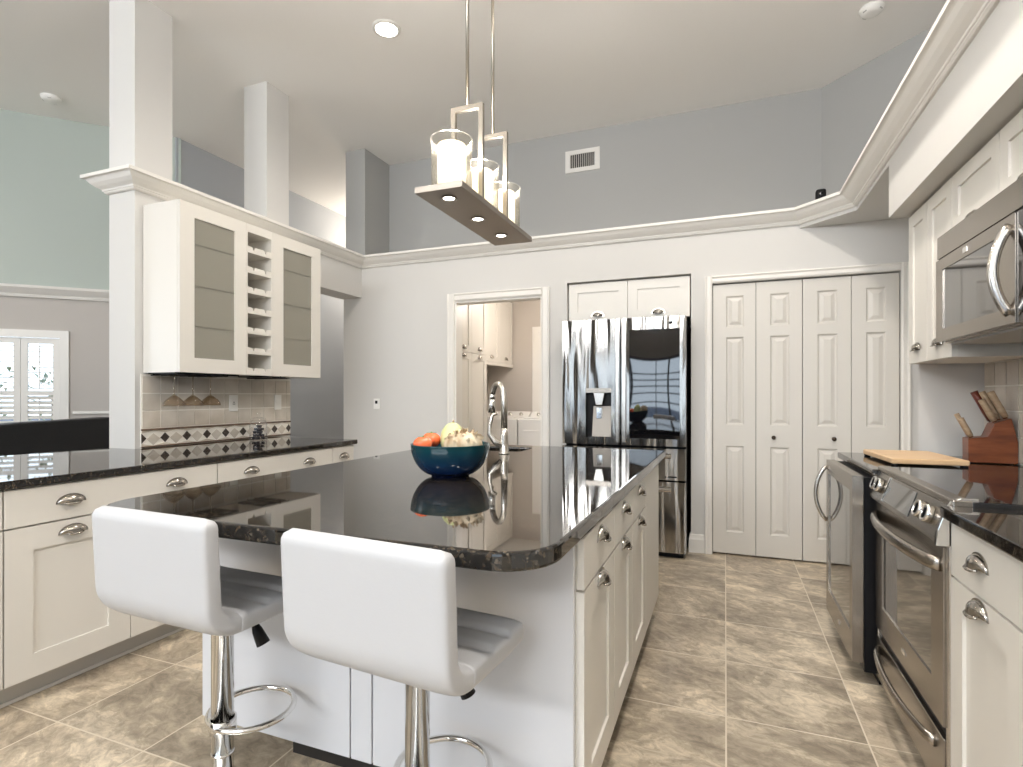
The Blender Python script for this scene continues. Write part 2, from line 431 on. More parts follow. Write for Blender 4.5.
def rounded(poly_r, seg=8):
    """polygon of (x, y, radius) corners -> points"""
    out = []; n = len(poly_r)
    for i in range(n):
        x, y, r = poly_r[i]; p = Vector((x, y)); a = Vector(poly_r[i - 1][:2]) - p; c = Vector(poly_r[(i + 1) % n][:2]) - p
        if r < 1e-4: out.append((x, y)); continue
        a.normalize(); c.normalize(); ang = math.acos(max(-1, min(1, a.dot(c)))); t = r / math.tan(ang / 2)
        p0 = p + a * t; p1 = p + c * t
        for k in range(seg + 1):
            q = k / seg; w0, w1, w2 = (1 - q) ** 2, 2 * q * (1 - q), q * q
            # rational quadratic = true circular arc
            wt = math.sin(ang / 2)
            den = w0 + w1 * wt + w2
            out.append(tuple((p0 * w0 + p * (w1 * wt) + p1 * w2) / den))
    return out

# ------------------------------------------------------------------ the setting
ZC = 3.63; YB = 4.447; LW = -3.295; LW2 = -3.525; RW = 1.21; ZL = 2.53
struct(MB().box(-9.0, -3.7, -0.12, 2.6, 8.2, 0.0).build('floor', M['floor']))
struct(MB().box(-9.0, -3.7, ZC, 2.6, 8.2, ZC + 0.1).build('ceiling', M['ceiling']))

# lower back wall with doorway, fridge recess and pantry opening
xs = [-3.51, -2.283, -1.452, -1.232, -0.245, -0.091, 1.115, 1.60]
struct(MB().slab(xs, [0, 2.055, 2.146, ZL], {(1, 0), (3, 0), (3, 1), (5, 0)}, YB, YB + 0.12).build('wall_back', M['wall']))
# lining of the fridge recess
struct(MB().box(-1.30, YB + 0.12, 0, -1.232, 5.3, 2.2).box(-0.245, YB + 0.12, 0, -0.18, 5.3, 2.2).box(-1.30, 5.3, 0, -0.18, 5.36, 2.2).box(-1.30, YB + 0.12, 2.146, -0.18, 5.3, 2.2).build('wall_recess', M['wall']))
# plant ledge and the upper walls set behind it
struct(MB().prism([(-3.29, YB + 0.121), (0.75, YB + 0.121), (1.60, YB + 0.121), (1.60, 5.1), (-3.29, 5.1)], ZL - 0.05, ZL).build('trim_ledge', M['trim']))
struct(MB().prism([(-3.30, 4.92), (0.71, 4.92), (1.28, 4.35), (1.28, -3.6), (1.40, -3.6), (1.40, 4.40), (0.76, 5.04), (-3.30, 5.04)], ZL, ZC).build('wall_back_upper', M['upper']))
# left partition: wall behind the glass cabinets, header over the opening, ledge columns
struct(MB().slab([2.245, 3.50, YB], [0, 2.155, ZL], {(1, 0)}, LW2, LW, 'x').build('wall_left', M['wall']))
for y0, y1 in ((2.245, 2.485), (3.26, 3.49), (4.50, 4.92)):
    struct(MB().box(LW2, y0, ZL, LW, y1, ZC).build('wall_column', M['column'] if y0 < 4 else M['upper']))
# hall and dining room beyond the partition
struct(MB().box(-4.92, 3.66, 0, -4.80, 8.0, ZC).build('wall_hall', M['hall']))
struct(MB().box(-4.80, 7.5, 0, LW2, 7.6, ZC).build('wall_hall_end', M['dining']))
struct(MB().box(LW2, YB + 0.121, 0, LW2 + 0.11, 7.5, ZL - 0.06).box(LW2, 4.92, ZL, LW2 + 0.11, 7.5, ZC).build('wall_hall_inner', M['hall']))

# diagonal dining wall with a shuttered window: local x runs along the wall, local -y faces the room
DX, DY = -5.721, 2.759
diag = Matrix.Translation((DX, DY, 0)) @ Matrix.Rotation(PI / 4, 4, 'Z')
dl = lambda X: (X - DX) * math.sqrt(2)      # world x on the wall -> local x
w1 = dl(-5.388) - 0.042; w0 = w1 - 0.045 - 3 * 0.269
us = [-3.6, w0, w1, dl(-4.80) + 0.02]
struct(MB().slab(us, [0, 0.62, 1.725, 2.05], {(1, 1)}, 0, 0.12, T=diag).build('wall_dining', M['dining']))
struct(MB().box(us[0], 0.0, 2.05, us[-1], 0.12, ZC, T=diag).build('wall_dining_upper', M['sage']))
cr = MB(); cr.prism([(0, 2.05), (-0.02, 2.05), (-0.03, 2.075), (-0.075, 2.125), (-0.08, 2.145), (0, 2.145)], us[0], us[-1], 'x', T=diag)
struct(cr.build('trim_dining', M['trim']))
struct(MB().box(w1 + 0.07, -0.018, 1.04, us[-1], 0, 1.066, bev=0.004, T=diag).build('trim_chair_rail', M['trim']))
win = sempty('window_1', (DX, DY, 0), PI / 4)
fr = MB(); fr.slab([w0 - 0.04, w0 + 0.02, w1 - 0.02, w1 + 0.045], [0.58, 0.64, 1.705, 1.77], {(1, 1)}, -0.02, 0.0)
fr.build('window_casing', M['trim'], win)
MB().box(w0, 0.085, 0.62, w1, 0.09, 1.725).build('pane', M['glass'], win)
np_ = 3; pw = (w1 - w0 - 0.045) / np_
for k in range(np_):
    a = w0 + 0.022 + k * pw; c = a + pw - 0.004
    sh = MB().slab([a, a + 0.045, c - 0.045, c], [0.64, 0.70, 1.205, 1.245, 1.655, 1.703], {(1, 1), (1, 3)}, 0.002, 0.03).build('shutter_panel', M['trim'], win)
    lv = MB()
    for zz0, zz1, tilt in ((0.70, 1.205, 0.60), (1.245, 1.655, 0.10)):
        n = round((zz1 - zz0) / 0.0437); 
        for q in range(n):
            z = zz0 + (q + 0.5) * (zz1 - zz0) / n
            T = Matrix.Translation((0, 0.016, z)) @ Matrix.Rotation(tilt, 4, 'X')
            lv.box(a + 0.045, -0.022, -0.0035, c - 0.045, 0.022, 0.0035, T=T)
    lv.build('louvers', M['trim'], sh)
    MB().box((a + c) / 2 - 0.004, -0.02, 0.72, (a + c) / 2 + 0.004, -0.012, 1.19).box((a + c) / 2 - 0.004, -0.02, 1.26, (a + c) / 2 + 0.004, -0.012, 1.645).build('tilt_rod', M['trim'], sh)
# far left and rear of the house, with a wide sliding door behind the camera
struct(MB().box(-8.4, -3.6, 0, -8.28, 0.4, ZC).build('wall_dining_side', M['dining']))
struct(MB().slab([-9, -4.0, 0.8, 2.6], [0, 2.08, 2.75, 3.45, ZC], {(1, 0), (1, 2)}, -3.72, -3.6).build('wall_front', M['darkened_rear']))  # upper opening is added to go with the ceiling fill
sd = sempty('window_2', (0, -3.66, 0))
sf = MB()
for x in (-4.0, -2.4, -0.8, 0.74): sf.box(x, -0.03, 0.04, x + 0.06, 0.03, 2.04)
sf.box(-4, -0.04, 0, 0.8, 0.04, 0.06).box(-4, -0.04, 2.02, 0.8, 0.04, 2.08)
sf.build('sliding_frame', M['black'], sd)
pc = MB()
for z in (0.95, 1.22, 1.42, 1.60, 1.78): pc.box(-4.6, -2.43, z, 1.4, -2.40, z + 0.035)
for x in (-4.6, -3.1, -1.6, -0.1, 1.36): pc.box(x, -2.44, -0.2, x + 0.04, -2.39, 2.2)
pc.build('porch_screen', M['black'], sd)
MB().box(-3.94, -0.004, 0.06, 0.74, 0.004, 2.02).build('pane', M['glass'], sd)
struct(MB().box(-40, -40, -0.3, 40, 40, -0.2).build('floor_outside', M['lawn']))

# right wall, soffit above the cabinets, nook ceiling beyond it, stub wall beside the pantry
struct(MB().box(RW, -3.6, 0, RW + 0.12, 3.40, 2.135).build('wall_right', M['wall']))
struct(MB().prism([(0.93, 3.40), (RW + 0.12, 3.40), (1.58, YB), (1.225, YB)], 0, 2.41).build('wall_stub', M['wall']))
struct(MB().box(0.80, -3.6, 2.135, RW + 0.19, 3.40, ZL).build('wall_soffit', M['wall']))
struct(MB().prism([(0.80, 3.4), (1.42, 3.4), (1.42, YB), (0.50, YB), (0.80, 4.147)], 2.412, ZL).build('ceiling_nook', M['wall']))
# crown moulding all round the ledge
prof = [(0, 2.437), (0.012, 2.437), (0.020, 2.444), (0.020, 2.450), (0.026, 2.452), (0.028, 2.461), (0.036, 2.466), (0.050, 2.474), (0.070, 2.491), (0.084, 2.510), (0.090, 2.514), (0.104, 2.516), (0.104, 2.536), (0, 2.536)]
struct(sweep(MB(), [(LW2, YB), (LW2, 2.245), (LW, 2.245), (LW, YB), (0.5, YB), (0.8, 4.147), (0.8, -3.5)], prof).build('trim_crown', M['trim']))

def casing(name, x0, x1, z, wd=0.075):
    mb = MB()
    pr = [(0, 0), (0, -0.012), (0.012, -0.020), (wd - 0.02, -0.016), (wd - 0.008, -0.024), (wd, -0.020), (wd, 0)]
    T = Matrix.Translation((0, YB, 0))
    mb.prism([(x0 - a, b) for a, b in pr], 0, z + wd, 'z', T=T); mb.prism([(x1 + a, b) for a, b in pr], 0, z + wd, 'z', T=T)
    mb.prism([(b, z + a) for a, b in pr], x0, x1, 'x', T=T)
    return struct(mb.build(name, M['trim']))
casing('trim_doorway', -2.283, -1.452, 2.055, 0.070)
casing('trim_pantry', -0.091, 1.115, 2.055, 0.055)
# jamb lining of the doorway
struct(MB().box(-2.283, YB, 0, -2.268, YB + 0.12, 2.055).box(-1.467, YB, 0, -1.452, YB + 0.12, 2.055).box(-2.268, YB, 2.04, -1.467, YB + 0.12, 2.055).build('trim_jamb', M['trim']))
bb = [(0, 0), (0.016, 0), (0.016, 0.10), (0.012, 0.115), (0.010, 0.135), (0.004, 0.14), (0, 0.14)]
struct(sweep(MB(), [(-0.245, YB + 0.08), (-0.245, YB), (-0.147, YB)], bb).build('baseboard_back', M['trim']))
struct(sweep(MB(), [(LW, YB - 0.0), (-2.37, YB)], bb).build('baseboard_left', M['trim']))

# pantry bifold doors: two pairs of leaves with three raised panels each
def leaf(x0, x1, z0=0.014, z1=2.045):
    mb = MB(); t = 0.034
    wx = x1 - x0; ix0, ix1 = x0 + wx * 0.31, x1 - wx * 0.27
    zs = [z0, 0.175, 0.825, 0.985, 1.645, 1.72, 1.955, z1]
    mb.slab([x0, ix0, ix1, x1], zs, {(1, 1), (1, 3), (1, 5)}, 0, t)
    for j in (1, 3, 5):
        a0, a1 = zs[j], zs[j + 1]
        vs = []
        for ins, y in ((0, 0.0), (0.010, 0.011), (0.018, 0.011), (0.042, 0.002)):
            vs += [(ix0 + ins, y, a0 + ins), (ix1 - ins, y, a0 + ins), (ix1 - ins, y, a1 - ins), (ix0 + ins, y, a1 - ins)]
        fs = [(r * 4 + k, r * 4 + (k + 1) % 4, r * 4 + 4 + (k + 1) % 4, r * 4 + 4 + k) for r in range(3) for k in range(4)] + [(12, 13, 14, 15)]
        mb.add(vs, fs)
    return mb
edges = [-0.088, 0.213, 0.521, 0.826, 1.112]
for n, (i, kx) in enumerate(((0, 0.331), (2, 0.718))):
    d = sempty('door_%d' % (n + 1), (0, YB + 0.012, 0))
    for q in (0, 1):
        leaf(edges[i + q] + 0.002, edges[i + q + 1] - (0.002 if q == 0 else 0.003)).build('door_leaf', M['doorpaint'], d)
    MB().lathe([(0.0, 0.030), (0.010, 0.030), (0.015, 0.024), (0.014, 0.017), (0.007, 0.012), (0.007, 0.004), (0.013, 0.003), (0.013, 0)], 20, T=Matrix.Translation((kx, 0, 0.897)) @ Matrix.Rotation(PI / 2, 4, 'X')).build('door_knob', M['darkknob'], d)
struct(MB().box(-0.091, YB + 0.07, 0, 1.115, YB + 0.11, 2.055).build('wall_pantry_inside', M['dark']))

# ------------------------------------------------------------------ cabinet parts (local: x width, -y front, z up)
def shaker(x0, x1, z0, z1, fr=0.068, t=0.02, rec=0.009, y=0.0, panel=True):
    mb = MB(); mb.slab([x0, x0 + fr, x1 - fr, x1], [z0, z0 + fr, z1 - fr, z1], {(1, 1)}, y - t, y)
    if panel: mb.box(x0 + fr - 0.002, y - t + rec, z0 + fr - 0.002, x1 - fr + 0.002, y - 0.002, z1 - fr + 0.002)
    return mb
def flat(x0, x1, z0, z1, t=0.02, y=0.0): return MB().box(x0, y - t, z0, x1, y, z1, bev=0.0015, seg=1)
def cup(x, z, y=-0.02, a=0.047, h=0.034, d=0.026):
    """bin cup pull, open below, with a thin back flange"""
    mb = MB(); nu, nv = 18, 7; vs = []; fs = []
    for k, s in ((0, 1.0), (1, 0.86)):
        for i in range(nu + 1):
            u = PI * i / nu
            for j in range(nv + 1):
                v = PI / 2 * j / nv
                # v=0 on the wall arc, v=pi/2 at the front lip
                vs.append((x + a * s * math.cos(u) * (0.55 + 0.45 * math.cos(v)) , y - d * s * math.sin(v) * (0.35 + 0.65 * math.sin(u)), z + h * s * math.sin(u) * math.cos(v) ** 0.8))
    n1 = (nu + 1) * (nv + 1)
    for k in (0, n1):
        for i in range(nu):
            for j in range(nv): fs.append((k + i * (nv + 1) + j, k + (i + 1) * (nv + 1) + j, k + (i + 1) * (nv + 1) + j + 1, k + i * (nv + 1) + j + 1))
    mb.add(vs, fs, 0, True)
    fl = [(x + (a + 0.006) * math.cos(PI * i / 16), z + (h + 0.006) * math.sin(PI * i / 16) - 0.002) for i in range(17)]
    mb.prism(fl, y - 0.0025, y, 'y')
    mb.tube([(x - a * 0.62, y - d * 0.62, z), (x - a * 0.4, y - d * 0.95, z - 0.004), (x, y - d * 1.04, z - 0.005), (x + a * 0.4, y - d * 0.95, z - 0.004), (x + a * 0.62, y - d * 0.62, z)], 0.0032, 8)
    return mb
def carcass(w_, z0, z1, dep, parent, m_=None, gap=0.001, toe=None):
    mb = MB().box(gap, 0.0, z0, w_ - gap, dep, z1)
    o = mb.build('body', m_ or M['cab'], parent)
    if toe:
        MB().box(gap, toe, 0.0, w_ - gap, toe + 0.018, z0).build('toe_board', M['toe'], parent)
    return o

Z1 = 0.885          # top of island and bar worktops
ST = 0.032
# --- bar counter base units on the left (face +X)
XF = -2.53
def left_unit(y0, y1, label, doors, handles):
    t = thing('base_cabinet', label, 'cabinet', (XF + 0.0, y0, 0), PI / 2, 'base cabinets under the bar worktop')
    W = y1 - y0; carcass(W, 0.105, Z1 - ST, 0.70, t, toe=0.075)
    dr = flat(0.002, W - 0.002, 0.702, Z1 - ST - 0.006).build('drawer', M['cab'], t)
    for h in handles: cup(h - y0, 0.768, -0.02, 0.05, 0.031).build('handle', M['nickel'], dr)
    n = len(doors) - 1
    for i in range(n):
        a, c = doors[i] - y0, doors[i + 1] - y0
        f = 0.092 if c - a > 0.3 else 0.05
        d = shaker(a + 0.002, c - 0.002, 0.108, 0.696, f).build('door', M['cab'], t)
        cup((a + c) / 2, 0.642, -0.02, 0.05, 0.031).build('handle', M['nickel'], d)
    MB().box(0.001, 0.066, 0.0, W - 0.001, 0.075, 0.014, bev=0.003).build('shoe_moulding', M['trim'], t)
left_unit(1.222, 2.147, 'wide white base cabinet under bar worktop, behind the bar stool farther from the oven', [1.222, 1.691, 2.147], [1.448, 1.916])
left_unit(2.149, 3.067, 'wide white base cabinet under bar worktop, below the wine rack and backsplash', [2.149, 2.607, 3.067], [2.373, 2.839])
left_unit(3.069, 3.294, 'narrow white base cabinet with one small drawer at far end of bar', [3.069, 3.294], [3.188])
wl = MB().prism(rounded([(XF + 0.035, 0.45, 0.01), (XF + 0.035, 3.325, 0.012), (LW, 3.325, 0.0), (LW, 2.24, 0.0), (LW2 - 0.05, 2.24, 0.0), (LW2 - 0.05, 0.45, 0.0)], 4), Z1 - ST, Z1, 'z', bev=0.006)
tag(wl.build('worktop', M['granite']), 'long polished black granite worktop along the bar cabinets', 'worktop')
t = thing('base_cabinet', 'white base cabinet at the open dining room end of the bar worktop', 'cabinet', (XF, 0.46, 0), PI / 2, 'base cabinets under the bar worktop')
carcass(0.760, 0.105, Z1 - ST, 0.95, t, toe=0.075); flat(0.002, 0.758, 0.702, Z1 - ST - 0.006).build('drawer', M['cab'], t); shaker(0.002, 0.758, 0.108, 0.696, 0.092).build('door', M['cab'], t)

# tiled backsplash with a diamond border
bs = MB(); xs_ = LW + 0.0005
y0, y1 = 2.278, 3.50
bs.box(xs_, y0, Z1 + 0.0005, xs_ + 0.006, y1, 1.336, 2)
def tq(poly, mi, th=0.0095): bs.prism(poly, xs_ + 0.003, xs_ + th, 'x', mi)
g = 0.0034
rows = [1.004, 1.111, 1.218, 1.325]
for r in range(3):
    y = y0 + 0.004; k = 0
    step = 0.117
    while y < y1 - 0.02:
        a, c = y, min(y + step, y1); z0_, z1_ = rows[r], rows[r + 1]
        tq([(a + g, z0_ + g), (c - g, z0_ + g), (c - g, z1_ - g), (a + g, z1_ - g)], 0 if (k * 3 + r * 2 + k * r) % 4 < 2 else 1); y += step; k += 1
bs.box(xs_, y0, 0.990, xs_ + 0.014, y1, 1.002, 3, bev=0.003)
bs.box(xs_, y0, 0.8875, xs_ + 0.012, y1, 0.896, 3, bev=0.002)
zc_, hh, per = 0.943, 0.046, 0.1502
c0 = 2.429 - per
while c0 < y1 + per:
    def clip(poly):
        out = [(min(max(a, y0 + 0.001), y1 - 0.001), b_) for a, b_ in poly]
        A = abs(sum(out[i][0] * out[(i + 1) % len(out)][1] - out[(i + 1) % len(out)][0] * out[i][1] for i in range(len(out))))
        return out if A > 2e-4 else None
    q = 0.030
    for poly, mi in (([(c0 - q, zc_), (c0, zc_ - q), (c0 + q, zc_), (c0, zc_ + q)], 4),
                     ([(c0 + q + 0.004, zc_ - 0.004), (c0 + per / 2, zc_ - hh + 0.002), (c0 + per - q - 0.004, zc_ - 0.004), (c0 + per / 2, zc_ + 0.028)], 1),
                     ([(c0 + 0.006, zc_ + q + 0.003), (c0 + per / 2 - 0.002, zc_ + hh), (c0 - per / 2 + 0.002, zc_ + hh), (c0 - 0.006, zc_ + q + 0.003)], 0),
                     ([(c0 + 0.006, zc_ - q - 0.003), (c0 + per / 2 - 0.006, zc_ - hh), (c0 - per / 2 + 0.006, zc_ - hh), (c0 - 0.006, zc_ - q - 0.003)], 0)):
        p = clip(poly)
        if p: tq(p, mi)
    c0 += per
struct(bs.build('wall_left_backsplash', [M['tile'], M['tile2'], M['grout'], M['pencil'], M['accent']]))

def plate(loc, rz, label, kind, group=None):
    t = thing('wall_outlet' if kind == 'outlet' else 'wall_switch', label, 'outlet' if kind == 'outlet' else 'switch', loc, rz, group)
    MB().box(-0.036, -0.006, -0.058, 0.036, 0, 0.058, bev=0.003).build('cover_plate', M['plate'], t)
    if kind == 'outlet':
        f = MB().box(-0.017, -0.008, -0.034, 0.017, -0.006, 0.034, bev=0.0008, seg=1).build('socket_face', M['plate'], t)
        MB().box(-0.008, -0.009, -0.012, -0.005, -0.0079, -0.002).box(0.005, -0.009, -0.012, 0.008, -0.0079, -0.002).box(-0.004, -0.009, 0.004, 0.004, -0.0079, 0.010).build('socket_slot', M['black'], f)
    else:
        MB().prism([(-0.0055, -0.033), (-0.009, 0.0), (-0.0055, 0.033)], -0.016, 0.016, 'x').build('rocker', M['plate'], t)
    return t
plate((LW + 0.0105, 2.94, 1.15), PI / 2, 'white outlet plate on the tile backsplash beside the hanging wine glasses', 'outlet')
plate((LW + 0.0105, 3.359, 1.152), PI / 2, 'white rocker switch plate on the tile backsplash near its far end', 'switch')
t = thing('wall_switch', 'small white wall switch with dark button between hallway opening and laundry doorway', 'switch', (-3.12, YB, 1.125))
MB().box(-0.034, -0.007, -0.05, 0.034, 0, 0.05, bev=0.003).build('cover_plate', M['plate'], t)
MB().box(-0.012, -0.014, 0.002, 0.012, -0.007, 0.03, bev=0.002).build('button', M['black'], t)

# --- glass wall cabinets and wine rack (face +X, front at x=-2.98)
XU = -2.98; ZU0, ZU1 = 1.343, 2.358; DU = 0.309
def glass_unit(y0, y1, g0, g1, label):
    t = thing('wall_cabinet', label, 'cabinet', (XU - 0.02, y0, 0), PI / 2, 'wall cabinets with frosted glass doors')
    W = y1 - y0; b = MB(); k = 0.016; D = DU - 0.02
    b.box(0, 0, ZU0, k, D, ZU1).box(W - k, 0, ZU0, W, D, ZU1).box(k, 0, ZU0, W - k, D, ZU0 + k).box(k, 0, ZU1 - k, W - k, D, ZU1).box(k, D - 0.008, ZU0 + k, W - k, D, ZU1 - k)
    b.build('body', M['cab'], t)
    for z in (1.62, 1.87, 2.12): MB().box(k, -0.0065, z, W - k, D - 0.01, z + 0.009).build('shelf', M['shelfglass'], t)
    zs = [ZU0, 1.432, 2.276, ZU1]
    d = MB().slab([0.001, g0 - y0, g1 - y0, W - 0.001], zs, {(1, 1)}, -0.02, -0.001).build('door', M['cab'], t)
    MB().box(g0 - y0 - 0.004, -0.012, zs[1] - 0.004, g1 - y0 + 0.004, -0.008, zs[2] + 0.004).build('glass_pane', M['frosted'], d)
    for z in (1.622, 1.868, 2.118): MB().box(g0 - y0 + 0.0005, -0.0142, z, g1 - y0 - 0.0005, -0.0121, z + 0.0055).build('glass_line', M['paneline'], d)
glass_unit(2.292, 2.772, 2.389, 2.682, 'white wall cabinet with wide frosted glass door beside the tall end column')
glass_unit(3.004, 3.495, 3.104, 3.398, 'white wall cabinet with frosted glass door beside the open hallway')
t = thing('wine_rack', 'white seven-slot wine rack between two frosted glass wall cabinets', 'wine rack', (XU - 0.02, 2.773, 0), PI / 2)
W = 0.230; k = 0.012; D = DU - 0.02
MB().box(0, -0.02, ZU0, k, D, ZU1).box(W - k, -0.02, ZU0, W, D, ZU1).box(k, D - 0.008, ZU0, W - k, D, ZU1).box(k, -0.02, ZU1 - 0.055, W - k, D - 0.008, ZU1).box(k, -0.02, ZU0, W - k, D - 0.008, ZU0 + 0.006).build('body', M['cab'], t)
pitch = (ZU1 - 0.055 - ZU0 - 0.006) / 7
for i in range(7):
    zb = ZU0 + 0.006 + i * pitch
    x0, x1 = k, W - k; h = 0.044; n1, n2 = x0 + 0.058, x1 - 0.058
    # front lip with bottle notches, seen as a raised middle tongue
    lip = [(x0, zb), (x1, zb), (x1, zb + h), (n2 + 0.016, zb + h - 0.004), (n2 + 0.012, zb + h - 0.022), (n2 + 0.002, zb + h - 0.022), (n2 - 0.004, zb + h - 0.002), (n1 + 0.004, zb + h - 0.002), (n1 - 0.002, zb + h - 0.022), (n1 - 0.012, zb + h - 0.022), (n1 - 0.016, zb + h - 0.004), (x0, zb + h)]
    MB().prism(lip, -0.019, -0.004, 'y').box(x0, -0.004, zb, x1, D - 0.01, zb + 0.010).build('rack_shelf', M['cab'], t)

# stemware rail under the cabinets with three hanging glasses
t = thing('stemware_rack', 'black wire stemware rack under the frosted glass wall cabinets', 'rack', (XU - 0.02, 2.30, ZU0), PI / 2)
mb = MB()
for x in (0.0, 0.065, 0.125, 0.19, 0.25, 0.315):
    mb.tube([(x + 0.02, -0.012, -0.014), (x + 0.02, 0.26, -0.014)], 0.0035, 8)
m2 = MB()
for x in (0.74, 0.81): m2.tube([(x, -0.05, -0.014), (x, 0.26, -0.014)], 0.0035, 8)
m2.tube([(0.70, -0.02, -0.010), (0.86, -0.02, -0.010)], 0.0035, 8).tube([(0.775, -0.02, -0.010), (0.775, -0.02, 0)], 0.003, 8).build('wire_rails', M['black'], t)
mb.tube([(0.01, 0.02, -0.012), (0.36, 0.02, -0.012)], 0.0035, 8).tube([(0.01, 0.23, -0.010), (0.36, 0.23, -0.010)], 0.0035, 8)
for x in (0.03, 0.33): mb.tube([(x, 0.02, -0.012), (x, 0.02, 0)], 0.003, 8).tube([(x, 0.23, -0.010), (x, 0.23, 0)], 0.003, 8)
mb.build('wire_rails', M['black'], t)
MB().box(0.0, 0.03, -0.008, 0.46, 0.26, -0.0005).box(0.66, 0.03, -0.008, 0.88, 0.26, -0.0005).build('mount_plate', M['black'], t)
gp = [(0.0, 0.0), (0.036, -0.001), (0.036, -0.003), (0.006, -0.006), (0.0038, -0.014), (0.0035, -0.110), (0.007, -0.116), (0.024, -0.128), (0.044, -0.146), (0.058, -0.166), (0.0615, -0.182), (0.0600, -0.182), (0.0565, -0.167), (0.042, -0.1475), (0.022, -0.1305), (0.0, -0.120)]
for (yy, lb) in ((2.318, 'clear wine glass hanging upside down under cabinet, beside the tall column'), (2.442, 'clear wine glass hanging upside down, middle of the three'), (2.566, 'clear wine glass hanging upside down, nearest the outlet plate')):
    o = MB().lathe(gp, 28).build('wine_glass', M['wineglass']); o.location = (-3.06, yy, ZU0 - 0.0185)
    o.rotation_euler = (0, 0, 0)
    tag(o, lb, 'wine glass', 'wine glasses on the stemware rack')

# glass jar of dark pods on the bar
t = thing('glass_jar', 'clear lidded glass jar of dark pods on the bar worktop', 'jar', (-3.085, 2.975, Z1))
MB().lathe([(0.0, 0.003), (0.054, 0.001), (0.058, 0.006), (0.058, 0.115), (0.052, 0.135), (0.047, 0.142), (0.045, 0.142), (0.050, 0.133), (0.055, 0.114), (0.055, 0.008), (0, 0.006)], 32).build('jar_body', M['glass'], t)
MB().lathe([(0.0, 0.145), (0.051, 0.144), (0.051, 0.151), (0.038, 0.162), (0.012, 0.168), (0.008, 0.176), (0.017, 0.187), (0.013, 0.197), (0, 0.199)], 28).build('jar_lid', M['glass'], t)
pod = MB()
for i in range(22):
    a = i * 2.4; r = 0.036 * ((i % 5) / 4) ** 0.6; z = 0.018 + (i // 5) * 0.021
    pod.lathe([(0.0, -0.009), (0.010, -0.009), (0.014, 0.008), (0.0, 0.009)], 10, (r * math.cos(a), r * math.sin(a), z))
pod.build('coffee_pods', M['coffee'], t)['kind'] = 'stuff'

# ------------------------------------------------------------------ island
XI = -0.338; YP = 1.36; XL = -1.66; YE = 3.08; ZI0 = 0.115; STI = 0.042
IT = 'island'
t = thing('island_base', 'white panelled back and end of the kitchen island', 'island', (0, 0, 0))
for xa, xb in ((XL, -1.052), (-1.047, -0.974), (-0.969, XI - 0.022)): MB().box(xa, YP, ZI0, xb, YP + 0.018, Z1 - STI, bev=0.0015, seg=1).build('back_panel', M['panel'], t)
MB().box(XL, YP + 0.02, ZI0, XL + 0.02, YE, Z1 - STI).build('end_panel', M['panel'], t)
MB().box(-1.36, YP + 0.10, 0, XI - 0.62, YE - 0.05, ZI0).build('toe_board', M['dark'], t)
MB().box(XL + 0.02, YP + 0.021, ZI0, XI - 0.60, YE, Z1 - 0.24).box(XL + 0.02, YP + 0.021, Z1 - 0.24, XI - 0.60, 2.80, Z1 - STI).build('core', M['panel'], t)
def island_unit(y0, y1, label, z_h=0.688, handle=True):
    t = thing('base_cabinet', label, 'cabinet', (XI - 0.021, y0, 0), PI / 2, 'cabinet units along the island side')
    W = y1 - y0
    MB().box(0.001, 0, ZI0, W - 0.001, 0.57, Z1 - 0.24).box(0.001, 0, Z1 - 0.24, W - 0.001, 0.04, Z1 - STI).box(0.001, 0.04, Z1 - 0.24, W - 0.001, 0.57, Z1 - STI if y1 < 2.7 else Z1 - 0.22).build('body', M['cab'], t)
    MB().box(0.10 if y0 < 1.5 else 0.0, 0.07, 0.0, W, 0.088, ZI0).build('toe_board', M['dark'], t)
    if handle:
        d = flat(0.002, W - 0.002, 0.702, Z1 - STI - 0.006, 0.021).build('drawer', M['cab'], t)
        cup(W * 0.5, 0.79, -0.021).build('handle', M['nickel'], d)
        d = shaker(0.002, W - 0.002, ZI0 + 0.002, 0.696, 0.085, 0.021, 0.008).build('door', M['cab'], t)
        cup(W * 0.5, 0.664, -0.021).build('handle', M['nickel'], d)
    else:
        flat(0.002, W - 0.002, ZI0 + 0.002, Z1 - STI - 0.004, 0.021).build('end_front', M['cab'], t)
island_unit(1.382, 1.796, 'white island cabinet unit with drawer and door, nearest the bar stools')
island_unit(1.798, 2.170, 'white island cabinet unit with drawer and door, middle of the island side')
island_unit(2.172, 2.560, 'white island cabinet unit with drawer and door, nearest the fridge')
island_unit(2.562, 3.08, 'plain white island cabinet front without handles at the fridge end', handle=False)

def slab_with_hole(outer, hole, z0, z1, bev):
    b = bmesh.new(); ring = []
    for pts in (outer, hole):
        vs = [b.verts.new((x, y, z0)) for x, y in pts]
        for i in range(len(vs)): b.edges.new((vs[i], vs[(i + 1) % len(vs)]))
    bmesh.ops.triangle_fill(b, use_beauty=True, use_dissolve=False, edges=list(b.edges))
    r = bmesh.ops.extrude_face_region(b, geom=list(b.faces))
    vs = [v for v in r['geom'] if isinstance(v, bmesh.types.BMVert)]
    bmesh.ops.translate(b, vec=(0, 0, z1 - z0), verts=vs)
    bmesh.ops.recalc_face_normals(b, faces=b.faces)
    ed = [e for e in b.edges if len(e.link_faces) == 2 and e.calc_face_angle(0) > 1.0 and abs(e.verts[0].co.z - e.verts[1].co.z) < 1e-5]
    bmesh.ops.bevel(b, geom=ed, offset=bev, segments=3, affect='EDGES', profile=0.5)
    return b
outer = rounded([(-1.735, 1.02, 0.15), (-0.334, 1.03, 0.13), (-0.322, 3.32, 0.03), (-1.735, 3.32, 0.04)], 10)
SX0, SX1, SY0, SY1 = -1.56, -1.10, 2.93, 3.19
hole = rounded([(SX0, SY0, 0.03), (SX1, SY0, 0.03), (SX1, SY1, 0.03), (SX0, SY1, 0.03)], 4)
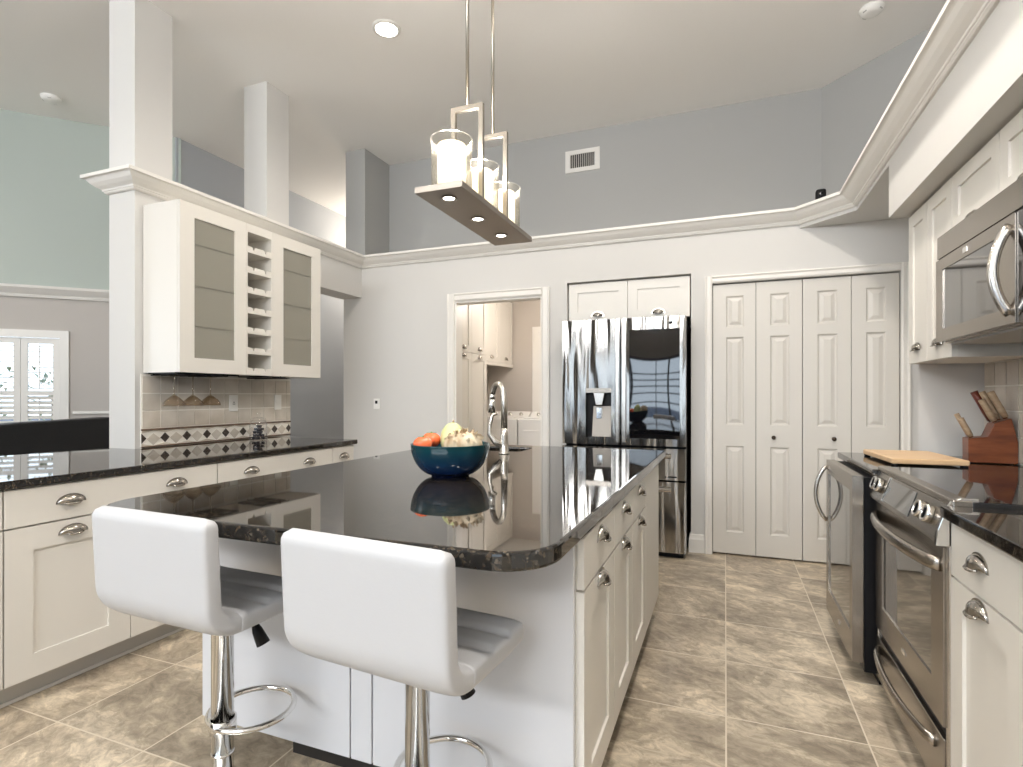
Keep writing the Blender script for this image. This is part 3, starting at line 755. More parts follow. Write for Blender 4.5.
mb = MB(); mb.bm(slab_with_hole(outer, hole, Z1 - STI, Z1, 0.009))
tag(mb.build('worktop', M['granite']), 'large polished black granite top of the kitchen island', 'worktop')
sk = MB(); bz = Z1 - 0.20
sk.slab([SX0 - 0.01, SX0 + 0.002, SX1 - 0.002, SX1 + 0.01], [SY0 - 0.01, SY0 + 0.002, SY1 - 0.002, SY1 + 0.01], {(1, 1)}, bz, Z1 - STI - 0.0005, 'z')
sk.box(SX0, SY0, bz - 0.003, SX1, SY1, bz)
t = thing('kitchen_sink', 'dark undermount sink basin set in the black island top', 'sink')
sk.build('basin', mat('dark_sink_composite', (0.03, 0.028, 0.026), 0.4), t)
MB().lathe([(0, 0.004), (0.03, 0.004), (0.04, 0.002), (0.042, 0)], 20, ((SX0 + SX1) / 2, (SY0 + SY1) / 2, bz)).build('drain', M['chrome'], t)

# pull-down faucet
t = thing('kitchen_faucet', 'tall brushed nickel pull-down faucet standing on the island top', 'faucet', (-1.129, 2.79, Z1), 0.98)
MB().lathe([(0.0, 0.0), (0.030, 0.0), (0.030, 0.006), (0.025, 0.012), (0.023, 0.06), (0.021, 0.10), (0.019, 0.14), (0, 0.14)], 24).build('faucet_base', M['faucetmetal'], t)
arc = [(0, 0, 0.13), (0, 0, 0.285)] + [(0, 0.062 - 0.062 * math.cos(a), 0.285 + 0.10 * math.sin(a)) for a in [PI * i / 14 for i in range(1, 13)]]
MB().tube(arc, [0.0185, 0.0175] + [0.0165] * 12, 14).build('spout', M['faucetmetal'], t)
e = arc[-1]
MB().tube([e, (0, e[1] + 0.004, e[2] - 0.03)], 0.0165, 14).tube([(0, e[1] + 0.004, e[2] - 0.03), (0, e[1] + 0.006, e[2] - 0.06), (0, e[1] + 0.008, e[2] - 0.105)], [0.017, 0.019, 0.022], 14).build('spray_head', M['chrome'], t)
MB().tube([(0, 0, 0.035), (-0.041, 0.028, 0.070), (-0.066, 0.046, 0.108), (-0.064, 0.044, 0.160), (-0.054, 0.037, 0.212), (-0.032, 0.022, 0.222)], [0.021, 0.019, 0.014, 0.011, 0.010, 0.008], 12).build('lever', M['faucetmetal'], t)

# ------------------------------------------------------------------ bowl of produce
BX, BY = -1.023, 1.955
bp = [(0.0, 0.010), (0.066, 0.010), (0.068, 0.0), (0.074, 0.0), (0.078, 0.008)]
for i in range(1, 11):
    q = i / 10; bp.append((0.078 + (0.157 - 0.078) * math.sin(q * PI / 2) ** 0.9, 0.008 + 0.118 * (1 - math.cos(q * PI / 2)) ** 0.80))
bp += [(0.158, 0.128), (0.155, 0.129), (0.152, 0.126)]
for i in range(9, 0, -1):
    q = i / 10; bp.append((0.073 + (0.152 - 0.073) * math.sin(q * PI / 2) ** 0.9, 0.014 + 0.112 * (1 - math.cos(q * PI / 2)) ** 0.80))
bp += [(0.0, 0.016)]
o = MB().lathe(bp, 48).build('fruit_bowl', M['glaze']); o.location = (BX, BY, Z1)
tag(o, 'round blue to teal glazed bowl of produce on the island top', 'bowl')
def tomato(x, y, z, r, label):
    t = thing('tomato', label, 'tomato', (BX + x, BY + y, Z1 + z), random.random() * 3, 'tomatoes in the bowl')
    vs = []; n, m_ = 24, 12; fs = []
    for j in range(m_ + 1):
        p = PI * j / m_
        for i in range(n):
            a = 2 * PI * i / n; rr = r * math.sin(p) * (1 + 0.035 * math.cos(5 * a) * math.sin(p)); dz = r * 0.82 * math.cos(p) - 0.10 * r * math.exp(-(p / 0.35) ** 2)
            vs.append((rr * math.cos(a), rr * math.sin(a), dz))
    for j in range(m_):
        for i in range(n): fs.append((j * n + i, j * n + (i + 1) % n, (j + 1) * n + (i + 1) % n, (j + 1) * n + i))
    MB().add(vs, fs, 0, True).build('tomato_flesh', M['tomato'], t)
    st = MB()
    for i in range(5):
        a = 2 * PI * i / 5
        st.prism([(0.002, -0.003), (0.02, -0.001), (0.02, 0.001), (0.002, 0.003)], r * 0.72, r * 0.75, 'z', T=Matrix.Rotation(a, 4, 'Z'))
    st.tube([(0, 0, r * 0.7), (0.002, 0, r * 0.85)], 0.003, 8).build('stem', M['stemgreen'], t)
# axes: image right is (cos 21, sin 21)
ex = Vector((0.932, 0.363)); ey = Vector((-0.363, 0.932))
def bpos(r, f): q = ex * r + ey * f; return q.x, q.y
for (r, f, z, rad, lb) in ((-0.106, -0.022, 0.128, 0.038, 'red tomato at the front rim of the blue bowl'), (-0.086, 0.060, 0.138, 0.039, 'red tomato behind the front one, against the pale melon')):
    x, y = bpos(r, f); tomato(x, y, z, rad, lb)
x, y = bpos(0.004, 0.050)
t = thing('melon', 'pale yellow green melon standing in the blue bowl', 'melon', (BX + x, BY + y, Z1 + 0.142), 0.4)
mb = MB(); vs = []; fs = []; n, m_ = 28, 14
for j in range(m_ + 1):
    p = PI * j / m_
    for i in range(n):
        a = 2 * PI * i / n; rr = 0.050 * math.sin(p) * (1 + 0.02 * math.cos(8 * a)); vs.append((rr * math.cos(a), rr * math.sin(a), 0.068 * math.cos(p)))
for j in range(m_):
    for i in range(n): fs.append((j * n + i, j * n + (i + 1) % n, (j + 1) * n + (i + 1) % n, (j + 1) * n + i))
mb.add(vs, fs, 0, True).build('melon_rind', M['melon'], t)
MB().tube([(0, 0, 0.066), (0.003, 0.002, 0.078)], 0.004, 8).build('stem', M['handlewood'], t)
x, y = bpos(0.056, -0.056)
t = thing('garlic_bulb', 'large pale papery bulb with frayed tan skins in the blue bowl', 'vegetable', (BX + x, BY + y, Z1 + 0.126), 0.37)
vs = []; fs = []; n, m_ = 56, 14
for j in range(m_ + 1):
    p = PI * j / m_
    for i in range(n):
        a = 2 * PI * i / n; k = 1 + 0.05 * abs(math.sin(7 * a)) * math.sin(p) + random.uniform(-0.012, 0.012)
        vs.append((0.074 * k * math.sin(p) * math.cos(a), 0.050 * k * math.sin(p) * math.sin(a), 0.052 * math.cos(p)))
for j in range(m_):
    for i in range(n): fs.append((j * n + i, j * n + (i + 1) % n, (j + 1) * n + (i + 1) % n, (j + 1) * n + i))
MB().add(vs, fs, 0, True).build('bulb_body', M['bulbskin'], t)
fz = MB()
for i in range(60):
    a = random.uniform(0, 2 * PI); p = random.uniform(0.15, 1.25)
    c = Vector((0.070 * math.sin(p) * math.cos(a) + 0.006, 0.050 * math.sin(p) * math.sin(a), 0.050 * math.cos(p)))
    d = c.normalized(); u = d.cross(Vector((0.3, 0.2, 1))).normalized(); v = d.cross(u); L_ = random.uniform(0.012, 0.026); Wd = random.uniform(0.004, 0.009)
    rot = random.uniform(0, 6.28); s_ = u * math.cos(rot) + v * math.sin(rot); q_ = d * 0.6 + s_ * 0.7; side = d.cross(s_)
    p0 = c - side * Wd; p1 = c + side * Wd; p2 = c + q_ * L_ + side * Wd * 0.7 + d * 0.004; p3 = c + q_ * L_ - side * Wd * 0.4 + d * 0.007
    mid = (p0 + p1 + p2 + p3) / 4 + d * 0.003; back = mid - d * 0.003
    fz.add([p0, p1, p2, p3, mid, back], [(0, 1, 4), (1, 2, 4), (2, 3, 4), (3, 0, 4), (1, 0, 5), (2, 1, 5), (3, 2, 5), (0, 3, 5)])
fz.build('papery_skin', [M['bulbskin']], t)

# ------------------------------------------------------------------ bar stools
def shell(path, w_, th, quilts, mb, cap0, cap1):
    """padded slab swept along a (y, z) path; superellipse section, quilted on its inner side"""
    pts = [Vector((0, p[0], p[1])) for p in path]; n = len(pts); m_ = 44; vs = []; fs = []
    Ls = [0]
    for i in range(1, n): Ls.append(Ls[-1] + (pts[i] - pts[i - 1]).length)
    T_ = Ls[-1]
    for i in range(n):
        t = (pts[min(i + 1, n - 1)] - pts[max(i - 1, 0)]).normalized(); nn = Vector((0, -t.z, t.y))
        s = Ls[i]
        def cap(d, r): return 1.0 if d >= r else math.sqrt(max(0.0, 1 - ((r - d) / r) ** 2))
        ks = min(cap(s, cap0) if cap0 else 1, cap(T_ - s, cap1) if cap1 else 1)
        kw = 1 - (1 - ks) * 0.10
        for k in range(m_):
            a = 2 * PI * k / m_; ca, sa = math.cos(a), math.sin(a)
            ex_ = math.copysign(abs(ca) ** 0.20, ca); ez = math.copysign(abs(sa) ** 0.42, sa)
            x = w_ / 2 * ex_ * kw; off = th / 2 * ez * max(ks, 0.02)
            if sa > 0 and quilts:
                gr = 0
                for q in quilts[0]: gr = max(gr, math.exp(-((s - q) / 0.010) ** 2))
                for q in quilts[1]: gr = max(gr, math.exp(-((x - q) / 0.010) ** 2))
                off -= 0.013 * gr * min(1, ks) * min(1, max(0, (w_ / 2 - abs(x)) / 0.02 ))
            vs.append(pts[i] + Vector((x, 0, 0)) + nn * off)
    for i in range(n - 1):
        for k in range(m_): fs.append((i * m_ + k, i * m_ + (k + 1) % m_, (i + 1) * m_ + (k + 1) % m_, (i + 1) * m_ + k))
    fs.append(list(range(m_))); fs.append([(n - 1) * m_ + k for k in range(m_)][::-1])
    mb.add(vs, fs, 0, True)
def lerp_path(P, n):
    out = []
    for i in range(len(P) - 1):
        for k in range(n): out.append((P[i][0] + (P[i + 1][0] - P[i][0]) * k / n, P[i][1] + (P[i + 1][1] - P[i][1]) * k / n))
    out.append(P[-1]); return out
def make_stool(label, loc, rz):
    """local y=0 at the column; the seat points to +y, the upright back stands at y=-0.17"""
    t = thing('bar_stool', label, 'bar stool', loc, rz, 'white bar stools at the island')
    th = 0.056; w_ = 0.428; zs = 0.642
    mb = MB(); P = lerp_path([(0.150, zs + 0.010), (0.05, zs + 0.002), (-0.100, zs + 0.002)], 18)
    shell(P[::-1], w_, th, ([0.085, 0.165], [-0.075, 0.075]), mb, 0, 0.028)
    mb.build('seat', M['leather'], t, (-0.022 if rz > -0.06 else -0.004, 0, 0))
    R_ = 0.070; a1 = math.radians(88)
    bend = [(-0.102 - R_ * math.sin(a), zs + 0.002 + R_ - R_ * math.cos(a)) for a in [a1 * i / 18 for i in range(19)]]
    e = bend[-1]; H_ = 0.918 - e[1]; lean = 0.010
    P2 = [(-0.100, zs + 0.002)] + bend + [(e[0] - lean * q / 22, e[1] + H_ * q / 22) for q in range(1, 23)]
    mb = MB(); shell(P2[::-1], w_ * 1.0, th * 0.97, None, mb, 0.026, 0)
    mb.build('backrest', M['leather'], t, (-0.022 if rz > -0.06 else -0.004, 0, 0))
    MB().lathe([(0, 0.6135), (0.07, 0.6135), (0.07, 0.608), (0.045, 0.603), (0.036, 0.595), (0.0285, 0.590), (0.0285, 0.225), (0, 0.225)], 28).build('gas_column', M['chrome'], t)
    MB().lathe([(0, 0.226), (0.0292, 0.226), (0.0292, 0.219), (0.0275, 0.217), (0.0275, 0.03), (0, 0.03)], 28).build('column_sleeve', M['chrome'], t)
    MB().lathe([(0, 0.045), (0.035, 0.045), (0.05, 0.036), (0.12, 0.020), (0.185, 0.010), (0.193, 0.006), (0.193, 0.0), (0, 0.0)], 48).build('base_disc', M['chrome'], t)
    zr = 0.300; cx_, cy_, rr = 0.012, 0.088, 0.113
    pts = [(cx_ + rr * math.cos(a), cy_ + rr * math.sin(a), zr) for a in [2 * PI * i / 36 for i in range(36)]]
    MB().tube(pts, 0.0085, 10, closed=True).lathe([(0.029, zr - 0.018), (0.035, zr - 0.018), (0.035, zr + 0.018), (0.029, zr + 0.018)], 24, closed=True).build('foot_rest', M['chrome'], t)
    lv = MB().tube([(0.03, 0.0, 0.606), (0.075, 0.02, 0.598), (0.094, 0.025, 0.580)], 0.004, 8).build('height_lever', M['black'], t)
    MB().tube([(0.092, 0.0245, 0.583), (0.101, 0.027, 0.563), (0.118, 0.032, 0.528)], [0.008, 0.014, 0.018], 12).build('lever_grip', M['black'], lv)
    return t
make_stool('white padded bar stool nearer the bar cabinets, standing before the island', (-1.292, 1.122, 0), math.radians(-2.4))
make_stool('white padded bar stool nearer the rounded worktop corner and the oven', (-0.661, 1.100, 0), math.radians(-5.4))

# ------------------------------------------------------------------ pendant over the island
t = thing('pendant_light', 'lit brushed nickel pendant with three glass shades over the island', 'light', (-1.024, 2.25, 0))
PX = 0.103; Y0, Y1 = -0.395, 0.405; zb, zt = 1.991, 2.015
MB().box(-PX, Y0, zb, PX, Y1, zt, bev=0.001, seg=1).build('base_plate', M['platemetal'], t)
for y in (-0.175, 0.094):
    s_ = 0.0095; xa, xb = -0.045, 0.082; z2 = 2.398
    f = MB().box(xa - s_, y - s_, zt, xa + s_, y + s_, z2).box(xb - s_, y - s_, zt, xb + s_, y + s_, z2).box(xa - s_, y - s_, z2, xb + s_, y + s_, z2 + 2 * s_).build('frame', M['lampmetal'], t)
    MB().tube([(0.018, y, z2 + 0.019), (0.018, y, ZC - 0.02)], 0.0075, 10).build('rod', M['lampmetal'], f)
MB().box(-0.06, -0.30, ZC - 0.022, 0.06, 0.25, ZC - 0.0005, bev=0.003).build('canopy', M['lampmetal'], t)
for y in (-0.305, -0.03, 0.24):
    r = 0.081
    g_ = MB().lathe([(r, zt + 0.0005), (r, zt + 0.198), (r + 0.003, zt + 0.200), (r + 0.003, zt + 0.204), (r - 0.004, zt + 0.204), (r - 0.0035, zt + 0.0005)], 40, (0.012, y, 0), closed=True).build('glass_shade', M['lampglass'], t)
    MB().lathe([(0, zt + 0.0006), (0.057, zt + 0.0006), (0.057, zt + 0.178), (0.054, zt + 0.182), (0, zt + 0.180)], 32, (0.012, y, 0)).build('lit_diffuser', M['shade'], g_)
    d_ = MB().lathe([(0.030, zb), (0.034, zb - 0.004), (0.024, zb - 0.004), (0.022, zb)], 24, (0, y, 0), closed=True).build('downlight', M['lampmetal'], t)
    MB().lathe([(0, zb - 0.0022), (0.0225, zb - 0.0022), (0.0225, zb - 0.0005), (0, zb - 0.0005)], 24, (0, y, 0)).build('lens', M['bulb'], d_)
    point('pendant_glow', (-1.03 + 0.012, 2.25 + y, zt + 0.185), 22, WARM, 0.04)
    spot('pendant_downlight', (-1.03, 2.25 + y, zb - 0.012), 5, WARM, 100, 0.6, 0.02)

# ceiling fittings
t = thing('recessed_light', 'lit round recessed light in the ceiling beside the pendant rods', 'light', (-2.085, 3.08, ZC))
MB().lathe([(0.072, -0.0005), (0.095, -0.0005), (0.094, -0.006), (0.075, -0.012), (0.070, -0.006)], 36, closed=True).build('trim_ring', M['trim'], t)
MB().lathe([(0, -0.008), (0.0725, -0.008), (0.0725, -0.003), (0, -0.003)], 36).build('lens', M['can'], t)
def smoke(loc, label):
    t = thing('smoke_detector', label, 'smoke detector', loc, 0, 'ceiling smoke detectors')
    MB().lathe([(0, -0.0005), (0.07, -0.0005), (0.07, -0.012), (0.064, -0.022), (0.052, -0.034), (0.03, -0.038), (0, -0.038)], 32).build('housing', M['plate'], t)
    for a in (0.6, 2.2, 4.0): MB().box(-0.012, 0.046, -0.033, 0.012, 0.058, -0.0245, T=Matrix.Rotation(a, 4, 'Z')).build('vent_slot', M['toe'], t)
smoke((-5.104, 2.80, ZC), 'round white smoke detector on the dining room ceiling')
smoke((0.856, 4.02, ZC), 'round white smoke detector on the ceiling above the pantry')
t = thing('air_vent', 'white framed air vent grille high on the grey wall', 'vent', (-1.217, 4.92, 3.357))
MB().slab([-0.16, -0.115, 0.115, 0.16], [-0.10, -0.062, 0.062, 0.10], {(1, 1)}, -0.012, -0.0005).build('vent_frame', M['trim'], t)
MB().box(-0.12, -0.003, -0.065, 0.12, -0.0006, 0.065).build('vent_back', M['dark'], t)
sl = MB()
for i in range(13): sl.box(-0.108 + i * 0.018 - 0.0017, -0.011, -0.062, -0.108 + i * 0.018 + 0.0017, -0.004, 0.062)
sl.build('vent_slats', M['trim'], t)
t = thing('security_camera', 'small black security camera on the ledge above the pantry doors', 'camera', (0.66, 4.62, ZL))
MB().lathe([(0, 0), (0.026, 0), (0.026, 0.006), (0.010, 0.014), (0.010, 0.132), (0, 0.132)], 20).build('stand', M['plate'], t)
MB().box(-0.034, -0.03, 0.122, 0.034, 0.03, 0.200, bev=0.016, seg=3).build('camera_body', M['black'], t)
MB().lathe([(0, 0.004), (0.014, 0.004), (0.018, 0)], 16, T=Matrix.Translation((0, -0.029, 0.162)) @ Matrix.Rotation(PI / 2, 4, 'X')).build('lens', M['blackgloss'], t)

# ------------------------------------------------------------------ fridge and the cabinet over it
FX0, FX1, FY = -1.198, -0.268, 4.19
t = thing('refrigerator', 'stainless french door refrigerator with dark glass panel and water dispenser', 'refrigerator', (0, FY, 0))
MB().box(FX0 + 0.006, 0.085, 0.03, FX1 - 0.004, 0.78, 1.775).build('body', M['black'], t)
for x in (FX0 + 0.05, FX1 - 0.09): MB().box(x, 0.10, 0.0, x + 0.04, 0.14, 0.03).build('foot', M['black'], t)
MB().box(FX0 + 0.02, 0.06, 0.0, FX1 - 0.02, 0.085, 0.055).build('kick_grille', M['black'], t)
Xg = -0.742
# left door with a recess for the dispenser
dx0, dx1, dz0, dz1 = -1.012, -0.812, 0.885, 1.262
ld = MB(); ld.slab([FX0, dx0, dx1, Xg - 0.005], [0.829, dz0, dz1, 1.79], {(1, 1)}, 0.0, 0.08)
ld = ld.build('left_door', M['wavy'], t)
rc = MB().box(dx0, 0.065, dz0, dx1, 0.078, dz1).build('dispenser_recess', M['black'], ld)
MB().box(dx0, 0.002, dz1 - 0.035, dx1, 0.065, dz1).build('dispenser_bar', M['slate'], ld)
nz = MB().prism([(-0.955, dz1 - 0.035), (-0.865, dz1 - 0.035), (-0.885, dz1 - 0.13), (-0.935, dz1 - 0.13)], 0.010, 0.060, 'y', bev=0.004).build('dispenser_spout', M['steel'], ld)
MB().box(-0.935, 0.030, dz0 + 0.14, -0.885, 0.050, dz1 - 0.15, bev=0.003).build('dispenser_paddle', M['chrome'], ld)
MB().prism([(0.002, dz0 + 0.004), (0.064, dz0 + 0.004), (0.064, dz1 - 0.14), (0.056, dz1 - 0.14)], dx0 + 0.05, dx1 - 0.004, 'x').build('drip_tray', M['tray'], ld)
MB().prism([(Xg - 0.04, 0.002), (Xg - 0.008, 0.002), (Xg - 0.012, -0.012), (Xg - 0.034, -0.012)], 0.85, 1.77, 'z').build('handle', M['steel'], ld)
gx0, gx1, gz0, gz1 = -0.676, -0.310, 0.882, 1.700
rd = MB(); rd.slab([Xg + 0.005, gx0, gx1, FX1], [0.829, gz0, gz1, 1.79], {(1, 1)}, 0.0, 0.08)
rd = rd.build('right_door', M['wavy'], t)
gp_ = MB(); n_ = 24; vs = []; fs = []
for i in range(n_ + 1):
    for j in range(n_ + 1):
        u, v = i / n_, j / n_
        vs.append((gx0 + 0.0005 + (gx1 - gx0 - 0.001) * u, 0.0035 - 0.0035 * math.sin(PI * u) * (0.4 + 0.6 * math.sin(PI * v)), gz0 + 0.0005 + (gz1 - gz0 - 0.001) * v))
for i in range(n_):
    for j in range(n_):
        a = i * (n_ + 1) + j; fs.append((a, a + n_ + 1, a + n_ + 2, a + 1))
gp_.add(vs, fs, 0, True).box(gx0 + 0.0005, 0.0036, gz0 + 0.0005, gx1 - 0.0005, 0.014, gz1 - 0.0005).build('glass_panel', M['mirrorglass'], rd)
MB().prism([(Xg + 0.008, 0.002), (Xg + 0.046, 0.002), (Xg + 0.040, -0.012), (Xg + 0.014, -0.012)], 0.85, 1.77, 'z').build('handle', M['steel'], rd)
def word(txt, size, mt, parent, loc, rot, depth=0.0006):
    c = bpy.data.curves.new('lettering', 'FONT'); c.body = txt; c.size = size; c.extrude = depth; c.align_x = 'CENTER'; c.align_y = 'CENTER'
    tmp = bpy.data.objects.new('lettering', c); COL.objects.link(tmp)
    me = bpy.data.meshes.new_from_object(tmp.evaluated_get(bpy.context.evaluated_depsgraph_get()))
    bpy.data.objects.remove(tmp); me.materials.clear(); me.materials.append(mt)
    o = bpy.data.objects.new('lettering', me); COL.objects.link(o); o.parent = parent; o.location = loc; o.rotation_euler = rot
    return o
MB().lathe([(0, 0), (0.013, 0), (0.012, 0.002), (0, 0.002)], 20, T=Matrix.Translation((-0.372, 0.0, 1.742)) @ Matrix.Rotation(PI / 2, 4, 'X')).build('emblem_disc', M['black'], rd)
word('LG', 0.030, M['black'], rd, (-0.330, -0.0008, 1.742), (PI / 2, 0, 0))
for z0, z1, nm in ((0.580, 0.812, 'upper_drawer'), (0.045, 0.566, 'lower_drawer')):
    d = MB().box(FX0, 0.0, z0, FX1, 0.08, z1).build(nm, M['wavy'], t)
    zz = z1 - 0.055
    MB().tube([(FX0 + 0.10, -0.028, zz), (FX1 - 0.10, -0.028, zz)], 0.013, 10, ry=0.017).tube([(FX0 + 0.13, -0.03, zz), (FX0 + 0.13, 0, zz)], 0.010, 8).tube([(FX1 - 0.13, -0.03, zz), (FX1 - 0.13, 0, zz)], 0.010, 8).build('handle', M['steel'], d)
MB().box(-0.413, -0.001, 0.597, -0.404, 0.0, 0.611).box(-0.394, -0.001, 0.599, -0.330, 0.0, 0.609).build('drawer_mark', M['black'], bpy.data.objects['upper_drawer'])
MB().box(FX0 + 0.03, 0.09, 1.775, FX0 + 0.10, 0.16, 1.80).box(FX1 - 0.10, 0.09, 1.775, FX1 - 0.02, 0.16, 1.80, bev=0.004).build('hinge_cover', M['black'], t)

t = thing('wall_cabinet', 'white two-door cabinet recessed in the wall above the refrigerator', 'cabinet', (-1.226, YB + 0.045, 0))
W = 0.972
MB().box(0.0, 0, 1.82, W, 0.55, 2.138).build('body', M['cab'], t)
for a, c in ((0.003, 0.490), (0.494, 0.969)):
    d = shaker(a, c, 1.822, 2.134, 0.075).build('door', M['cab'], t)
    cup((a + c) / 2 + (0.0 if a > 0.1 else 0.0), 1.858, -0.02).build('handle', M['nickel'], d)

# ------------------------------------------------------------------ right side: base units, range, cooler
ZR = 0.90; XR = 0.60
t = thing('base_cabinet', 'white base cabinet with drawer and door beside the oven', 'cabinet', (XR, 1.852, 0), -PI / 2)
carcass(0.62, 0.105, ZR - ST, RW - XR - 0.002, t, toe=0.075)
d = flat(0.004, 0.616, 0.712, ZR - ST - 0.006).build('drawer', M['cab'], t); cup(0.185, 0.782, -0.02).build('handle', M['nickel'], d)
d = shaker(0.004, 0.40, 0.108, 0.706, 0.075).build('door', M['cab'], t); cup(0.185, 0.668, -0.02).build('handle', M['nickel'], d)
shaker(0.403, 0.616, 0.108, 0.706, 0.06).build('door', M['cab'], t)
tag(MB().prism([(XR - 0.045, 1.850), (RW - 0.001, 1.850), (RW - 0.001, 0.6), (XR - 0.045, 0.6)], ZR - ST, ZR, 'z', bev=0.005).build('worktop', M['granite']), 'black granite worktop over the base cabinet beside the oven', 'worktop')
t = thing('base_cabinet', 'white base cabinet one unit nearer the camera than the oven-side drawer cabinet', 'cabinet', (XR, 1.230, 0), -PI / 2)
carcass(0.64, 0.105, ZR - ST, RW - XR - 0.002, t, toe=0.075); flat(0.003, 0.637, 0.712, ZR - ST - 0.006).build('drawer', M['cab'], t); shaker(0.003, 0.637, 0.108, 0.706, 0.075).build('door', M['cab'], t)

tag(MB().prism([(XR - 0.035, 3.398), (RW - 0.001, 3.398), (RW - 0.001, 2.652), (XR - 0.035, 2.652)], ZR - ST, ZR, 'z', bev=0.005).build('worktop', M['granite']), 'black granite corner worktop under the cutting board, beyond the oven', 'worktop')

RY0, RY1 = 1.856, 2.648            # range, local x runs from far (0) to near
RWID = RY1 - RY0
t = thing('oven_range', 'stainless slide-in oven range with black glass cooktop and front knobs', 'oven', (0.585, RY1, 0), -PI / 2)
MB().box(0.002, 0.025, 0.06, RWID - 0.002, 0.60, 0.885).build('body', M['slate'], t)
MB().box(0.03, 0.08, 0.0, RWID - 0.03, 0.55, 0.06).build('plinth', M['black'], t)
MB().box(-0.004, 0.045, 0.885, RWID + 0.004, 0.615, 0.914, bev=0.003).build('cooktop_glass', M['blackgloss'], t)
MB().box(-0.004, 0.0, 0.896, RWID + 0.004, 0.0452, 0.917, bev=0.004).build('front_rim', M['slate'], t)
cp = MB().prism([(0.02, 0.790), (-0.030, 0.790), (-0.030, 0.800), (0.002, 0.896), (0.045, 0.896), (0.045, 0.790)], 0.002, RWID - 0.014, 'x').build('control_panel', M['slate'], t)
sl_ = Vector((0.032, 0.096)).normalized()
ang = math.atan2(0.032, 0.096)
Tp = lambda x, k: Matrix.Translation((x, -0.030 + 0.032 * k, 0.800 + 0.096 * k)) @ Matrix.Rotation(PI / 2 - ang, 4, 'X')
for x in (0.055, 0.115, RWID - 0.20, RWID - 0.125):
    kb = MB().lathe([(0.022, 0), (0.028, 0.002), (0.0275, 0.016), (0.024, 0.020), (0.0195, 0.019), (0.019, 0.015), (0.019, 0)], 24, T=Tp(x, 0.52), closed=True).build('knob', M['chrome'], cp)
    MB().lathe([(0, 0.016), (0.0188, 0.015), (0.0188, 0.0), (0, 0.0)], 20, T=Tp(x, 0.52)).box(-0.003, -0.016, 0.015, 0.003, 0.016, 0.021, T=Tp(x, 0.52)).build('knob_face', M['black'], kb)
MB().box(0.0, -0.042, 0.0, 0.30, 0.042, 0.002, T=Tp(0.20, 0.5)).build('display', M['ovenglass'], cp)
MB().box(-0.004, -0.046, 0, 0.004, 0.046, 0.003, T=Tp(0.188, 0.5)).build('panel_trim', M['chrome'], cp)
ec = MB(); ec.prism([(0.02, 0.786), (-0.038, 0.786), (-0.034, 0.83), (-0.016, 0.885), (0.0, 0.912), (0.02, 0.922), (0.06, 0.922), (0.06, 0.90)], RWID - 0.014, RWID + 0.002, 'x', bev=0.002); ec.build('end_cap', M['chrome'], t)
# oven door
z0, z1 = 0.268, 0.776
od = MB().slab([0.02, 0.115, RWID - 0.125, RWID - 0.03], [z0, 0.372, 0.690, z1], {(1, 1)}, -0.012, 0.022).build('oven_door', M['slate'], t)
MB().box(0.113, -0.008, 0.370, RWID - 0.123, 0.0, 0.692).build('door_window', M['ovenglass'], od)
def bow(x0, x1, z, d, r, ry, y0=-0.012, n=18):
    return [(x0 + (x1 - x0) * i / n, y0 - d * math.sin(PI * i / n) ** 0.55, z) for i in range(n + 1)]
MB().tube(bow(0.035, RWID - 0.05, 0.722, 0.048, 0, 0), 0.012, 10, ry=0.021).build('door_handle', M['slate'], od)
MB().box(RWID / 2 - 0.02, -0.0145, 0.315, RWID / 2 + 0.02, -0.012, 0.327).build('door_emblem', M['chrome'], od)
MB().box(0.004, -0.004, 0.065, 0.02, 0.024, 0.788, bev=0.003).build('side_trim', M['steel'], t); MB().box(RWID - 0.028, -0.006, 0.065, RWID - 0.001, 0.024, 0.788, bev=0.003).build('side_trim', M['steel'], t)
MB().box(0.02, 0.005, 0.232, RWID - 0.03, 0.022, 0.266).build('door_gap', M['black'], t)
dr = MB().box(0.02, -0.010, 0.065, RWID - 0.03, 0.022, 0.232, bev=0.002).build('storage_drawer', M['slate'], t)
MB().tube(bow(0.06, RWID - 0.10, 0.188, 0.042, 0, 0, -0.010), 0.010, 10, ry=0.017).build('drawer_handle', M['slate'], dr)

# beverage cooler, stands a little proud of the counter
CY0, CY1 = 2.668, 3.30; CWID = CY1 - CY0
t = thing('beverage_cooler', 'stainless framed glass-door beverage cooler beside the far side of the oven', 'cooler', (0.498, CY1, 0), -PI / 2)
MB().box(0.004, 0.044, 0.05, CWID - 0.004, 0.66, 0.862).build('body', M['black'], t)
MB().box(0.02, 0.10, 0.0, CWID - 0.02, 0.60, 0.05).build('plinth', M['black'], t)
d = MB().slab([0, 0.05, CWID - 0.055, CWID], [0.087, 0.20, 0.80, 0.868], {(1, 1)}, 0, 0.040).build('door', M['slate'], t)
MB().box(0.048, 0.006, 0.198, CWID - 0.053, 0.03, 0.802).build('door_glass', M['ovenglass'], d)
hp = [(0.012, 0.0, 0.835)] + [(0.012, -0.052 * math.sin(PI * i / 16) ** 0.7, 0.835 - 0.285 * i / 16) for i in range(1, 16)] + [(0.012, 0.0, 0.55)]
MB().tube(hp, 0.010, 10).build('door_handle', M['steel'], d)
MB().box(CWID * 0.52, -0.003, 0.135, CWID * 0.52 + 0.03, 0, 0.150).build('lock', M['chrome'], d)

